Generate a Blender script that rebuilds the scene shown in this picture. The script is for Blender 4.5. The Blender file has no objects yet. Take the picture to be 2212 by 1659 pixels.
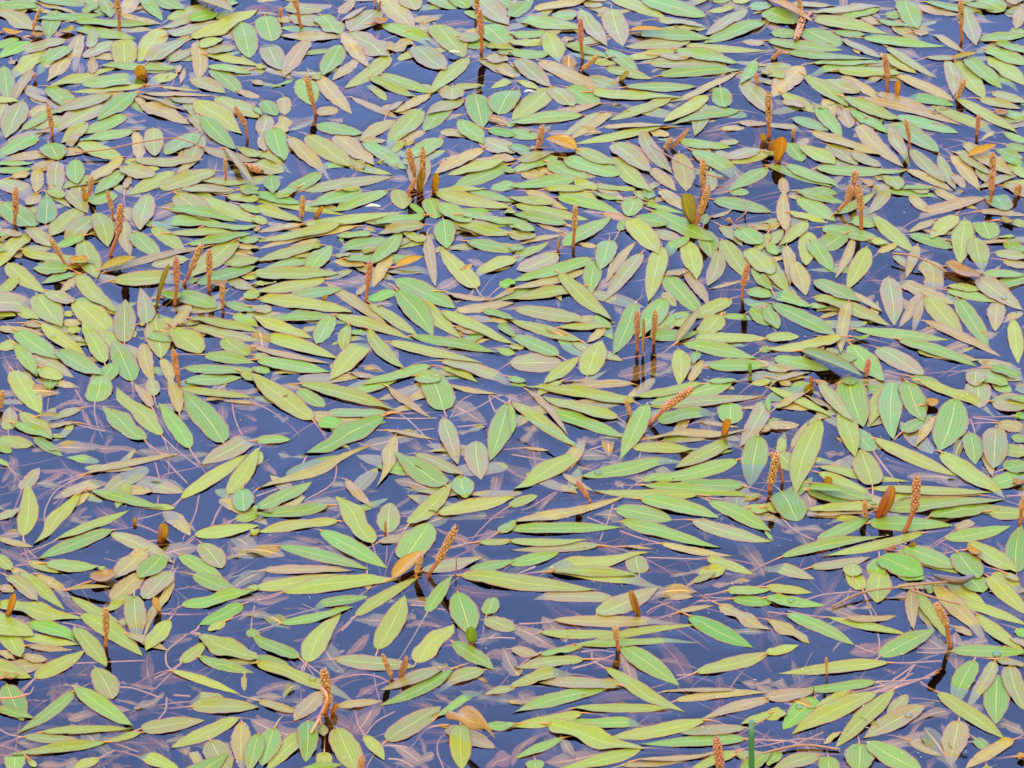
import bpy, math, random, re
import numpy as np
random.seed(7); rng = np.random.default_rng(7)
C = bpy.context.scene.collection
sc = bpy.context.scene

# ---------------------------------------------------------------- camera
CAM_H, PITCH, TV = 1.97, math.radians(33), 0.1146     # eye height, tilt down, tan of half the vertical angle
cam_data = bpy.data.cameras.new('camera'); cam = bpy.data.objects.new('camera', cam_data); C.objects.link(cam)
cam.location = (0, 0, CAM_H); cam.rotation_euler = (math.pi/2-PITCH, 0, 0)
cam_data.sensor_width = 36; cam_data.lens = 18/(TV*4/3); cam_data.clip_start = 0.05; cam_data.clip_end = 400
sc.camera = cam

# ---------------------------------------------------------------- sky, sun, exposure
SUN_EL, SUN_ROT = math.radians(52), math.radians(205)
world = bpy.data.worlds.new('World'); sc.world = world; world.use_nodes = True
wt = world.node_tree; wt.nodes.clear()
sky = wt.nodes.new('ShaderNodeTexSky'); sky.sky_type = 'NISHITA'; sky.sun_disc = False
sky.sun_elevation = SUN_EL; sky.sun_rotation = SUN_ROT; sky.dust_density = 0.6; sky.ozone_density = 1.4
def wn(t, **k):
    n = wt.nodes.new(t)
    for a, b in k.items(): setattr(n, a, b)
    return n
tc = wn('ShaderNodeTexCoord'); sep = wn('ShaderNodeSeparateXYZ'); wt.links.new(tc.outputs['Generated'], sep.inputs[0])
cl = wn('ShaderNodeTexNoise'); cl.inputs['Scale'].default_value = 2.2; cl.inputs['Detail'].default_value = 6
wt.links.new(tc.outputs['Generated'], cl.inputs['Vector'])
# bright cloud overhead and behind the viewer, bluer gap in front
m1 = wn('ShaderNodeMath', operation='MULTIPLY_ADD'); m1.inputs[1].default_value = -1.0; m1.inputs[2].default_value = 0.0
wt.links.new(sep.outputs['Y'], m1.inputs[0])
m2 = wn('ShaderNodeMath', operation='MULTIPLY_ADD'); m2.inputs[1].default_value = 0.9
wt.links.new(sep.outputs['Z'], m2.inputs[0]); wt.links.new(m1.outputs[0], m2.inputs[2])
m3 = wn('ShaderNodeMath', operation='MULTIPLY_ADD'); m3.inputs[1].default_value = 0.55
wt.links.new(cl.outputs['Fac'], m3.inputs[0]); wt.links.new(m2.outputs[0], m3.inputs[2])
mr = wn('ShaderNodeMapRange', interpolation_type='SMOOTHSTEP')
mr.inputs['From Min'].default_value = 0.15; mr.inputs['From Max'].default_value = 1.0
wt.links.new(m3.outputs[0], mr.inputs['Value'])
thin = wn('ShaderNodeMix', data_type='RGBA'); thin.inputs[0].default_value = 0.7
thin.inputs[7].default_value = (9.3, 13.9, 31.5, 1)
wt.links.new(sky.outputs[0], thin.inputs[6])
# the blue gap is paler higher up
grad = wn('ShaderNodeMapRange'); wt.links.new(sep.outputs['Z'], grad.inputs['Value'])
for a_, b_ in (('From Min', .40), ('From Max', .68), ('To Min', .68), ('To Max', 1.45)): grad.inputs[a_].default_value = b_
veil = wn('ShaderNodeTexNoise'); veil.inputs['Scale'].default_value = 9; veil.inputs['Detail'].default_value = 4; wt.links.new(tc.outputs['Generated'], veil.inputs['Vector'])
vr = wn('ShaderNodeMapRange'); wt.links.new(veil.outputs['Fac'], vr.inputs['Value'])
for a_, b_ in (('From Min', .3), ('From Max', .7), ('To Min', .80), ('To Max', 1.28)): vr.inputs[a_].default_value = b_
gv = wn('ShaderNodeMath', operation='MULTIPLY'); wt.links.new(grad.outputs[0], gv.inputs[0]); wt.links.new(vr.outputs[0], gv.inputs[1])
gm = wn('ShaderNodeVectorMath', operation='SCALE'); wt.links.new(thin.outputs[2], gm.inputs[0]); wt.links.new(gv.outputs[0], gm.inputs['Scale'])
mix = wn('ShaderNodeMix', data_type='RGBA')
mix.inputs[7].default_value = (11.4, 9.7, 5.0, 1)
wt.links.new(mr.outputs[0], mix.inputs[0]); wt.links.new(gm.outputs[0], mix.inputs[6])
bg = wn('ShaderNodeBackground'); bg.inputs['Strength'].default_value = 0.10
wo = wn('ShaderNodeOutputWorld'); wt.links.new(mix.outputs[2], bg.inputs[0]); wt.links.new(bg.outputs[0], wo.inputs[0])
sun_data = bpy.data.lights.new('sun', 'SUN'); sun_data.energy = 0.7; sun_data.angle = math.radians(25); sun_data.color = (1, .95, .87)
sun = bpy.data.objects.new('sun', sun_data); C.objects.link(sun)
sun.rotation_euler = (math.pi/2-SUN_EL, 0, math.pi - SUN_ROT)
sc.view_settings.view_transform = 'Standard'; sc.view_settings.look = 'None'; sc.view_settings.gamma = 1
sc.view_settings.exposure = 1.7
sc.cycles.max_bounces = 8; sc.cycles.transparent_max_bounces = 12

LEAVES = """-9 22 143 33 33 g;56 -9 137 17 26 g;139 11 295 54 18 o;143 2 358 20 26 g;386 -4 417 69 56 g;312 50 365 22 28 g;516 -17 460 59 65 o;-9 39 165 124 52 kw;
143 74 388 61 25 g;213 41 178 150 72 gu;282 82 588 93 30 g;273 100 508 148 41 gw;339 184 349 104 43 k;456 59 612 93 22 o;534 -9 610 80 46 g;
577 -9 690 41 48 g;629 76 781 17 37 y;605 111 807 26 28 k;712 82 818 52 35 d;634 135 825 80 35 k;718 148 968 35 52 yw;825 26 903 -2 26 g;
601 109 521 234 87 y;903 82 935 221 93 g;556 241 718 135 50 k;742 156 744 304 72 o;638 234 734 182 35 ku;755 187 833 126 48 y;777 204 881 174 39 k;
773 208 972 250 28 y;781 250 942 278 33 g;794 260 905 356 61 g;465 152 468 250 104 yh;430 156 315 219 48 k;302 132 280 254 65 o;245 150 72 195 43 k;
-17 182 69 148 35 du;113 156 -9 221 41 d;258 176 137 263 56 g;180 191 37 291 54 yw;260 219 176 310 48 ow;299 239 299 284 43 bu;187 326 430 260 35 yw;
545 295 308 321 54 g;378 247 651 269 28 g;549 308 668 280 35 y;543 323 247 347 26 y;15 250 30 380 65 g;119 265 39 395 41 b;178 386 93 345 26 b;
182 330 278 406 65 g;419 356 202 430 46 k;512 345 369 456 59 g;401 395 156 506 56 kw;471 434 299 508 46 g;82 378 22 523 87 k;17 386 -9 477 56 k;
85 490 221 410 37 g;126 482 247 438 39 ku;30 536 174 490 33 k;139 516 -13 590 50 g;501 493 295 534 35 g;323 464 230 543 46 yw;182 538 217 603 91 g;
299 536 467 605 56 y;506 497 519 612 54 o;577 482 584 595 78 k;738 499 618 582 65 c;755 508 686 651 65 ku;712 436 818 521 52 k;760 443 888 569 61 g;
738 382 909 506 80 yw;534 397 716 469 52 ow;512 373 560 417 26 ou;812 365 972 447 63 yw;521 354 816 360 20 b;525 365 712 421 18 b;642 373 760 386 28 k;
716 299 846 352 43 k;890 343 972 369 26 b;603 326 755 343 13 o;760 558 972 612 39 b;898 556 972 597 35 y;506 608 762 603 37 k;454 634 582 664 50 k;
460 595 321 694 48 ow;321 573 -9 601 37 o;-9 616 126 614 22 g;-9 642 117 638 28 g;200 603 115 636 26 o;238 621 152 642 22 o;139 638 135 725 56 o;
217 612 217 729 72 k;284 599 291 699 72 g;-9 677 126 734 59 k;460 642 354 734 54 g;649 642 482 734 56 y;807 642 601 712 59 y;755 677 929 694 31 y;
703 703 881 718 39 k;898 714 972 707 26 g;668 653 712 625 26 o;469 712 490 651 30 b;109 438 187 397 39 ou;295 508 252 560 35 b;43 226 56 243 39 b;
347 278 352 221 35 b;334 256 343 221 22 o;664 278 677 243 26 b;690 260 677 321 22 b;43 668 113 655 26 o;191 711 239 750 48 y;143 729 104 776 48 o;
165 716 269 785 26 k;252 716 328 802 56 k;330 763 438 716 56 g;430 768 460 716 43 ob;171 844 174 733 80 c;299 783 191 887 74 y;9 763 135 859 91 g;
0 763 0 820 13 g;-9 872 82 891 39 b;104 859 195 928 56 k;104 881 -9 1006 61 y;-9 889 26 885 22 d;0 907 30 902 26 k;352 811 252 907 74 k;
360 798 404 928 78 y;469 829 490 961 61 o;556 729 525 870 80 k;417 820 456 807 26 b;503 876 590 959 69 g;577 855 694 950 56 y;634 785 890 835 35 g;
577 829 842 844 41 g;664 731 786 831 82 k;760 750 968 839 59 y;851 735 972 759 30 y;677 720 872 720 22 k;903 768 972 802 30 g;907 716 972 742 30 c;
764 855 972 855 24 g;638 878 894 881 28 y;703 917 946 881 33 g;890 907 972 902 35 g;890 928 972 933 26 o;881 904 716 1043 82 y;386 1024 803 924 28 b;
920 963 829 989 35 g;855 998 972 976 39 y;738 1067 972 1002 48 g;903 1032 972 1037 35 y;703 972 569 998 39 k;569 1019 707 1019 15 b;
425 1054 712 1041 54 y;673 1098 812 1158 69 g;851 1041 955 1093 41 k;738 1050 712 1063 26 g;916 1119 972 1102 35 g;972 1067 946 1072 26 g;
69 937 191 933 30 ku;317 894 204 928 30 g;82 950 360 993 39 y;312 904 365 1046 87 yu;256 1011 126 1011 46 g;282 1028 156 1067 30 c;
30 989 174 1102 65 y;65 1050 -9 1102 41 y;13 1124 -9 1119 35 g;78 1124 -9 1202 56 g;291 1032 221 1106 35 o;299 1032 438 1180 65 y;
174 1093 278 1141 48 k;278 1128 408 1141 35 g;239 1171 269 1189 26 y;139 1106 234 1232 100 y;56 1154 148 1206 41 y;30 1089 130 1137 35 bu;
278 1132 438 1276 91 y;467 1289 469 1124 82 k;551 1217 525 1078 67 k;655 720 694 720 17 g;577 1154 599 1132 26 g;-9 1232 169 1258 33 o;
91 1215 161 1228 30 b;239 1215 312 1215 35 o;256 1250 304 1236 35 y;156 1219 323 1336 48 y;61 1245 221 1354 78 g;65 1289 -9 1310 43 y;
393 1367 310 1219 65 y;447 1180 386 1154 26 y;521 1219 547 1219 22 k;579 1200 603 1349 100 y;525 1250 647 1286 33 g;712 1145 634 1236 43 o;
694 1215 755 1215 26 k;712 1197 972 1245 37 y;720 1230 972 1280 39 k;842 1137 972 1176 35 g;877 1180 972 1228 35 g;651 1236 757 1328 87 y;
838 1271 933 1336 65 y;768 1332 955 1362 41 g;690 1380 972 1393 41 g;694 1432 907 1419 43 c;903 1401 972 1436 30 y;938 1297 972 1315 30 b;
217 1319 386 1414 65 c;495 1432 421 1280 87 g;117 1334 278 1419 48 k;56 1297 139 1419 52 g;152 1384 226 1432 61 y;74 1397 100 1454 69 g;
430 1367 347 1454 69 g;538 1289 577 1449 61 o;608 1345 642 1449 52 o;35 1336 130 1436 52 bu;17 1328 35 1414 48 bu;477 807 495 863 39 bu;
48 1392 156 1557 91 y;187 1462 195 1414 56 g;356 1509 382 1414 95 g;543 1653 384 1522 69 gw;608 1635 434 1449 65 yw;569 1531 499 1436 39 b;
577 1488 564 1423 56 k;673 1553 629 1414 52 o;712 1685 595 1514 67 g;673 1457 960 1492 28 y;838 1666 681 1466 100 g;30 1614 35 1527 61 k;
78 1546 195 1653 61 y;52 1592 197 1659 35 g;130 1644 234 1713 39 cu;-9 1648 124 1674 48 y;-9 1674 43 1700 30 g;30 1750 -9 1718 22 g;
304 1531 187 1579 30 ku;278 1590 143 1601 20 o;321 1779 677 1703 28 o;82 1839 148 1757 48 ku;87 2013 104 1818 76 y;299 1863 122 2048 52 yw;
339 1844 616 1911 39 g;217 2022 486 1915 37 y;421 1991 145 2098 50 g;417 2000 655 2117 56 ku;547 2065 430 2174 74 o;625 2078 525 2174 74 g;
677 2082 838 2174 56 g;755 2039 833 2134 82 k;677 1874 929 1705 54 y;955 1635 755 1744 69 ku;855 1857 968 1683 65 y;911 1835 918 1930 82 c;
933 1943 972 1900 26 g;881 1948 972 1939 30 g;938 2004 972 1996 26 y;729 2009 972 1974 48 y;-9 1948 74 1913 33 k;-9 2017 126 2052 26 o;
0 2052 187 2174 43 ob;109 2106 221 2152 33 y;174 2117 369 2130 48 g;373 2126 391 2139 35 gu;-9 2082 43 2143 48 y;43 2130 126 2174 35 o;
360 2156 434 2152 35 bu;951 1514 833 1503 13 b;26 2160 143 2264 48 k;74 2147 245 2292 46 y;135 2156 267 2238 39 o;-9 2266 308 2321 56 yw;
104 2338 315 2412 52 d;43 2373 299 2420 37 y;104 2425 282 2438 22 b;9 2355 80 2477 78 y;0 2442 56 2481 30 o;284 2357 401 2501 65 y;
130 2546 319 2444 56 y;-9 2516 161 2490 61 o;82 2459 174 2481 39 o;269 2240 464 2349 39 y;304 2305 534 2462 65 y;404 2295 484 2234 33 y;
530 2151 419 2255 74 o;634 2143 536 2251 78 k;651 2151 527 2407 39 ow;503 2238 516 2388 87 k;556 2299 412 2360 30 o;477 2381 638 2444 35 o;
634 2327 547 2444 65 y;725 2156 903 2234 56 g;679 2273 951 2221 43 gw;909 2269 744 2347 52 d;747 2381 972 2490 74 yw;679 2488 773 2407 48 y;
747 2468 951 2525 41 g;924 2212 972 2208 26 y;842 2334 781 2368 30 y;972 2386 924 2368 35 g;642 2516 898 2605 33 y;707 2611 838 2616 35 ku;
716 2650 972 2655 56 k;525 2737 768 2703 56 k;894 2694 638 2807 54 y;907 2707 907 2880 78 o;790 2778 859 2889 95 k;968 2759 933 2898 69 g;
712 2802 760 2894 43 o;519 2820 677 2894 52 y;369 2844 278 2889 39 y;-4 2663 130 2698 35 g;26 2568 87 2707 95 g;278 2594 56 2759 48 g;
156 2748 501 2737 33 y;282 2579 499 2731 65 g;360 2507 425 2624 91 k;399 2785 33 2833 37 y;530 2748 391 2785 26 y;87 2763 304 2781 35 ku;
56 2807 52 2898 87 g;109 2850 135 2880 26 y;846 2486 972 2481 26 ku;916 2538 916 2594 26 o;0 2199 52 2221 35 b;-9 2650 13 2663 13 o;
1069 30 1210 41 43 k;1090 61 1220 93 50 k;1203 61 1281 130 74 gw;1034 74 1103 76 26 o;995 61 1021 156 98 g;999 152 1058 271 82 k;
1053 135 1272 145 37 ow;1416 39 1312 122 80 k;1275 54 1333 -4 39 b;1281 87 1377 22 24 b;1429 -9 1550 115 82 o;1520 -13 1563 41 74 k;
1611 -17 1709 35 56 g;1694 -13 1765 35 52 g;1772 -17 1908 98 80 k;1858 -9 1932 35 43 g;1433 93 1639 169 43 g;1557 117 1626 102 37 k;
1633 95 1741 219 93 y;1724 143 1800 156 39 k;1780 113 1763 165 65 ou;1811 95 1906 174 87 g;1746 174 1832 161 48 gu;1824 174 1932 187 20 y;
1867 191 1932 204 35 g;1822 221 1908 226 39 k;1316 126 1455 217 78 kw;1283 124 1385 258 54 o;1279 171 1212 291 76 g;1342 221 1246 304 39 o;
1459 213 1292 334 54 y;1450 195 1544 156 43 ow;1555 174 1670 269 80 k;1756 217 1615 356 59 y;1431 282 1620 354 41 g;1385 291 1565 371 33 y;
1197 286 1320 430 65 o;1134 295 1168 395 91 g;1259 404 1194 434 48 o;1064 365 1069 434 61 o;1064 438 1060 503 65 ow;986 378 1034 436 56 g;
956 408 982 443 26 g;999 434 982 508 69 k;951 304 986 321 26 b;1036 460 1199 456 37 kb;1190 469 1359 508 48 g;1476 451 1351 534 52 o;
1316 365 1498 449 26 b;1459 425 1524 369 26 b;1611 358 1485 430 37 o;1576 412 1450 551 74 y;1676 378 1589 495 78 g;1737 378 1600 434 37 k;
1698 326 1694 382 91 k;1780 354 1811 482 100 g;1919 339 1867 430 104 g;1728 449 1815 545 65 gw;1832 486 1932 512 33 d;1893 469 1932 469 26 g;
1806 521 1932 577 65 k;1654 521 1524 599 61 g;1594 490 1481 547 35 ou;1516 538 1459 582 28 y;1359 534 1446 530 22 k;1811 560 1624 660 52 o;
1889 608 1676 658 37 y;1902 621 1702 703 56 g;1932 599 1754 608 30 b;1366 538 1524 642 52 c;1259 508 1403 625 76 o;1153 508 1312 629 74 y;
1086 516 1249 668 56 o;1029 486 1066 608 85 g;984 508 993 577 52 o;951 569 1095 632 33 y;951 616 1064 647 56 k;1346 612 1346 642 46 k;
1201 651 1055 734 48 g;1134 716 1476 664 43 k;1016 660 1025 734 61 g;1581 595 1568 720 87 k;1932 634 1893 649 26 g;1932 690 1841 712 39 g;
1637 716 1828 712 22 y;1281 720 1359 707 17 y;1429 608 1416 616 22 y;1168 299 1203 291 22 k;1867 252 1928 295 35 o;1932 291 1839 334 30 yv;
960 260 999 252 20 y;1654 608 1698 599 35 k;1155 156 1064 295 65 b;1546 525 1516 547 30 ou;951 729 1129 772 43 d;1110 711 1038 750 30 g;
951 750 1307 809 27 y;1355 713 1162 781 52 g;1450 716 1251 798 41 g;951 776 1138 839 39 y;951 815 999 842 35 y;1138 846 1520 794 40 y;
1485 711 1516 787 74 y;1611 746 1637 822 78 g;1537 763 1594 813 26 d;1594 813 1403 846 37 g;1589 844 1416 881 39 k;1520 872 1594 915 39 y;
1633 724 1915 783 46 y;1754 716 1932 763 30 g;1654 798 1715 768 22 g;1650 768 1763 850 61 g;1685 796 1884 807 33 d;1884 785 1932 807 26 y;
1733 815 1932 846 33 g;1663 826 1676 937 82 g;1720 850 1932 881 39 y;1750 907 1932 946 43 g;1134 846 964 872 24 o;1277 848 951 907 37 y;
1338 850 951 941 37 o;969 850 960 872 26 o;1207 922 951 985 39 y;1216 963 982 1011 39 c;1394 881 1264 889 30 g;1459 902 1272 937 48 g;
1398 998 1507 859 61 g;1286 911 1272 889 15 d;1160 1015 1242 920 65 g;1255 959 1316 963 22 k;1290 974 1594 963 37 g;1364 1002 1251 980 30 o;
1177 957 1103 967 22 y;1342 946 1416 937 26 k;951 1032 1272 1028 48 y;1220 1048 951 1102 43 y;951 1069 1038 1065 17 y;1084 1115 1283 1089 39 c;
969 1121 1325 1174 48 y;951 1154 1019 1171 43 k;1466 970 1398 1080 52 o;1338 1111 1377 1067 26 b;1483 1093 1381 1128 39 d;1225 1063 1450 1219 43 o;
1602 885 1633 1085 46 b;1487 1046 1707 1158 69 g;1785 1085 1650 933 72 y;1932 967 1780 1028 48 y;1876 1076 1932 1059 37 d;1490 1093 1624 1263 82 g;
1572 1126 1733 1276 56 y;1388 1141 1568 1263 46 y;1711 1167 1932 1137 37 o;1659 1169 1932 1297 48 y;1811 1165 1932 1206 30 g;1876 1215 1932 1267 35 g;
1711 1228 1793 1258 26 b;951 1193 1173 1271 43 y;1259 1187 969 1195 31 g;1259 1184 1555 1278 43 y;1246 1193 1186 1297 69 c;1129 1241 1190 1228 22 ku;
1307 1223 1290 1323 52 y;1381 1241 1520 1393 52 y;1377 1271 1238 1427 78 y;960 1256 1272 1352 48 y;951 1306 1242 1367 28 b;951 1332 1012 1345 30 k;
964 1354 1238 1397 52 g;951 1384 1012 1397 33 g;1542 1263 1876 1328 37 g;1459 1284 1841 1371 39 y;1654 1354 1932 1432 48 k;1659 1380 1793 1436 28 y;
1867 1310 1932 1332 30 g;1615 1375 1359 1449 39 g;1559 1414 1650 1436 56 g;1316 1401 1420 1419 26 b;1663 1102 1858 1128 22 b;1932 1093 1841 1128 17 b;
1715 920 1763 941 39 bu;951 1423 995 1440 26 y;960 1653 1090 1651 33 g;1173 1579 943 1414 74 y;1121 1462 1216 1527 52 g;1125 1440 1490 1546 48 y;
1325 1470 1494 1427 39 g;1450 1553 1173 1553 37 c;1197 1583 1283 1601 48 d;1437 1566 1144 1705 69 gw;964 1835 1390 1674 37 ow;960 1913 1171 1809 54 g;
969 1692 956 1757 43 y;1229 1898 951 1943 41 gw;1270 1956 951 2000 41 yw;1398 2043 1259 1861 80 yw;1203 1989 1455 2134 65 g;1042 2048 1390 2141 48 g;
986 2139 1333 2143 39 b;1665 1542 1585 1362 113 g;1457 1457 1620 1570 35 b;1485 1631 1414 1831 56 ow;1663 1566 1717 1748 69 k;1785 1655 1804 1800 93 k;
1728 1787 1746 1872 87 cu;1555 1700 1741 1789 43 k;1672 1831 1481 1705 82 g;1902 1514 1837 1733 87 g;1455 2000 1463 1887 87 k;1533 1970 1694 1818 65 y;
1641 1930 1932 1868 50 yw;1420 2035 1550 2009 35 b;1516 2104 1611 1963 117 g;1581 2143 1811 2091 48 k;1871 1998 1932 1965 39 g;
1763 2141 1932 2104 39 g;1793 2035 1932 2030 26 y;1511 1627 1581 1687 43 bu;1672 1444 1863 1479 22 o;1082 1562 1029 1570 52 bu;
1854 1822 1837 1726 52 bu;1299 1800 1403 1909 39 b;1446 1614 1646 1653 17 b;1286 1917 1112 2004 26 bu;960 2061 1242 2048 39 bu;951 2208 1286 2160 52 y;
1060 2223 1498 2173 56 y;1177 2271 1381 2238 37 g;1047 2340 1327 2277 35 g;1151 2486 1281 2297 78 yw;1123 2472 947 2390 52 g;951 2464 1084 2503 43 g;
960 2494 1333 2611 50 yw;1333 2312 1585 2160 43 y;1416 2438 1518 2234 85 y;1602 2299 1698 2156 52 g;1715 2221 1767 2386 104 g;
1559 2488 1702 2342 78 yw;1698 2407 1852 2514 61 g;1772 2156 1932 2199 39 y;1824 2308 1854 2242 61 g;1819 2325 1932 2364 56 k;1255 2472 1559 2503 56 k;
1654 2507 1424 2590 48 k;1698 2516 1420 2650 48 g;1815 2512 1641 2572 50 k;1637 2694 1811 2568 33 g;1932 2577 1815 2607 28 k;1448 2781 1654 2650 82 k;
1672 2729 1858 2807 65 b;1728 2724 1733 2889 87 y;1932 2720 1793 2729 35 g;1368 2759 1442 2854 48 y;1264 2733 1342 2898 104 y;1173 2733 999 2894 65 y;
1155 2703 1147 2859 82 g;1029 2733 986 2876 91 g;1216 2824 1216 2876 65 y;1134 2885 1281 2872 26 g;969 2629 1129 2676 33 o;1264 2650 1437 2629 33 o;
1203 2594 1103 2707 69 b;1203 2716 1216 2763 39 k;1377 2160 1381 2216 35 b;1911 69 2002 -9 48 g;2002 37 2232 0 35 o;2167 -4 2276 2 26 o;
1920 30 1937 4 26 k;1935 65 2185 117 48 g;2072 69 2167 52 39 c;2137 87 2172 126 35 k;2180 39 2276 174 65 k;2193 13 2259 26 48 ku;2293 41 2337 176 93 k;
2298 -13 2499 72 52 y;2415 -9 2645 65 61 g;2467 74 2640 104 28 k;2545 117 2667 95 30 y;2658 46 2753 28 22 y;2671 0 2736 4 43 g;2745 -9 2810 9 74 y;
2810 26 2897 26 91 c;2801 35 2645 139 46 k;2868 82 2636 167 50 g;1911 135 2055 126 30 g;2133 95 2007 161 26 o;2059 130 2098 228 82 y;
1911 167 2042 161 26 y;1911 200 2059 208 35 g;2267 141 2150 174 30 k;2120 169 2332 226 27 g;2146 143 2102 161 30 b;2397 126 2671 150 41 g;
2588 152 2343 178 46 k;2567 169 2884 191 30 y;2532 191 2766 239 48 g;2276 187 2393 271 48 g;2224 234 2311 241 24 y;2354 221 2545 191 33 y;
2467 213 2597 226 26 k;2432 239 2719 252 41 k;2274 256 2447 299 35 y;2476 286 2779 265 37 g;2024 230 2254 347 56 o;1942 226 2063 330 65 k;
1920 239 1946 256 43 b;2202 291 2328 334 48 ku;2345 330 2610 328 37 g;2289 221 2311 217 17 b;2063 330 1920 451 76 y;1946 304 2024 339 26 y;
1946 334 1942 391 26 b;2068 330 2154 404 61 k;2128 330 2243 395 72 g;1907 373 1929 378 43 g;2762 278 2489 404 28 o;2219 352 2562 369 37 y;
2515 375 2285 454 37 y;2654 360 2489 460 52 y;2632 386 2606 512 65 ku;2771 417 2515 469 33 g;2701 334 2719 412 74 g;2831 230 2775 321 43 g;
2784 304 2892 434 74 k;2853 278 2892 278 43 k;2766 460 2875 469 24 b;2250 391 1968 460 28 b;2189 434 1911 469 41 g;2293 425 2124 538 37 o;
2246 423 2089 525 37 k;2259 477 2562 477 24 o;2489 482 2146 543 33 y;2701 486 2792 482 22 o;1911 490 2020 521 43 g;1911 547 2015 586 39 c;
2441 499 2510 512 26 o;2410 503 2523 655 61 k;2302 538 2436 651 72 k;2367 543 2450 612 26 b;2163 556 2315 629 48 y;2549 534 2740 556 35 g;
2697 538 2771 534 22 k;2680 582 2736 577 30 k;2849 564 2716 599 46 k;2597 569 2786 664 54 g;2892 577 2740 616 33 y;2545 577 2575 720 91 o;
2306 595 2441 729 63 y;2120 595 2324 660 61 g;2059 616 2202 673 63 g;2089 590 1911 651 48 g;1946 608 2085 569 35 k;2033 556 1985 569 26 b;
1955 651 2046 664 39 o;2015 625 2081 664 26 o;2167 671 1911 703 41 g;2046 712 2202 716 26 y;2159 681 2237 716 39 y;2441 634 2536 720 48 o;
2667 647 2671 720 52 k;2875 634 2732 720 52 g;2397 651 2463 712 48 bu;2250 382 2376 399 39 bu;2406 39 2345 69 43 bu;2866 165 2784 156 26 b;
2658 469 2701 486 39 bu;2584 269 2632 252 26 bu;1911 746 2078 770 35 y;1972 716 2133 789 30 ow;2094 716 2259 759 41 yw;2224 729 2341 755 15 g;
1933 770 2206 826 39 y;2124 844 1911 802 37 g;1911 833 2002 872 43 g;1911 881 2011 894 39 k;2107 883 1942 920 20 o;2107 872 2007 842 17 b;
2085 742 2328 802 37 g;2259 802 2391 833 24 r;2380 720 2452 763 30 y;2432 716 2436 755 48 c;2380 746 2354 815 78 g;2324 868 2345 824 39 g;
2419 768 2567 802 20 g;2476 711 2567 789 52 o;2675 750 2892 798 48 g;2736 720 2810 724 30 g;2662 820 2753 785 15 k;2640 842 2649 802 35 c;
2111 924 2295 815 56 g;2089 954 1946 1019 65 k;1911 976 2059 911 35 y;1911 928 1963 941 43 c;2176 915 2237 928 22 ou;2285 902 2250 1015 80 c;
2232 980 2219 1108 69 g;2363 829 2471 959 82 y;2389 811 2502 850 52 g;2454 872 2552 898 39 k;2445 794 2677 911 63 g;2497 941 2584 894 43 g;
2640 863 2671 976 74 g;2380 911 2276 1063 39 o;2406 950 2259 1137 56 k;2480 928 2430 1139 80 y;2580 907 2614 1054 82 y;2697 950 2654 1076 61 k;
2710 902 2810 1054 69 y;2703 850 2784 926 41 k;2775 859 2853 924 72 g;2880 881 2814 959 39 y;2801 937 2892 1041 74 y;2892 1093 2818 1006 35 g;
2801 1089 2892 1115 43 g;2219 972 1911 1056 48 g;2206 1011 1911 1093 37 o;2198 1076 1911 1128 37 y;2098 1032 2302 1213 56 y;1929 1158 2206 1210 52 k;
2176 1282 1911 1202 43 y;2094 1338 1911 1254 56 g;2098 1230 2298 1232 26 y;2267 1236 2202 1289 33 o;1911 1362 2107 1362 74 ku;2380 1143 2298 1338 74 g;
2489 1124 2389 1276 91 g;2580 1171 2441 1254 48 g;2497 1037 2632 1184 72 g;2567 1024 2654 1145 48 b;2489 1102 2536 1154 35 k;2497 1037 2584 1028 15 b;
2740 1124 2597 1202 56 y;2528 1228 2614 1189 35 y;2697 1189 2623 1267 78 y;2436 1267 2623 1250 43 g;2606 1273 2892 1271 39 y;2562 1289 2838 1349 48 g;
2849 1319 2892 1306 26 g;2545 1310 2545 1449 72 y;2588 1432 2640 1354 39 o;2614 1319 2597 1371 39 cu;2654 1375 2892 1375 43 g;2892 1219 2814 1163 52 g;
2202 1412 2259 1278 95 y;2167 1345 2037 1449 48 y;1911 1414 1968 1440 30 g;2818 1440 2892 1436 22 y;2658 1436 2766 1432 26 g;2788 1054 2658 1089 13 b;
2081 1059 2094 1154 30 bu;2298 1124 2332 1180 30 bu;2311 1414 2506 1371 52 bu;2827 850 2892 868 22 o;2823 1163 2884 1145 17 b;1911 1297 1963 1310 26 y;
2115 1432 2311 1432 11 b;2380 1509 1968 1451 41 y;2107 1431 2002 1496 26 y;1972 1449 1911 1440 13 g;2319 1570 2037 1492 48 y;2423 1518 2324 1726 78 g;
2059 1546 2345 1646 46 g;1920 1509 2163 1683 50 y;1976 1462 2133 1644 26 b;1911 1527 1920 1635 30 g;2745 1436 2436 1518 65 g;2632 1444 2367 1496 35 y;
2371 1440 2137 1457 30 b;2467 1583 2693 1535 50 g;2436 1527 2875 1486 35 k;2740 1512 2736 1596 100 g;2875 1492 2775 1679 74 k;
2844 1640 2814 1809 100 g;2415 1648 2810 1618 30 ow;2484 1653 2675 1644 30 k;2371 1679 2614 1692 39 y;2749 1653 2528 1761 56 y;
2766 1726 2436 1809 54 g;2180 1705 1924 1841 65 yw;2180 1792 2567 1718 50 gw;2402 1805 2510 1779 26 g;2788 1826 2554 1813 48 g;
2410 1822 2827 1865 33 g;2619 1861 2219 1844 37 y;1911 1900 2015 1861 35 y;1924 1961 2345 1865 39 o;2402 1874 2697 1943 54 g;2311 1909 2521 1952 65 g;
2658 1878 2892 2000 52 g;2593 1952 2892 2035 52 k;2328 1956 2706 2056 50 gw;1911 1987 2337 1978 43 g;1911 2030 2202 2030 33 y;2246 2048 1911 2065 35 k;
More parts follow.
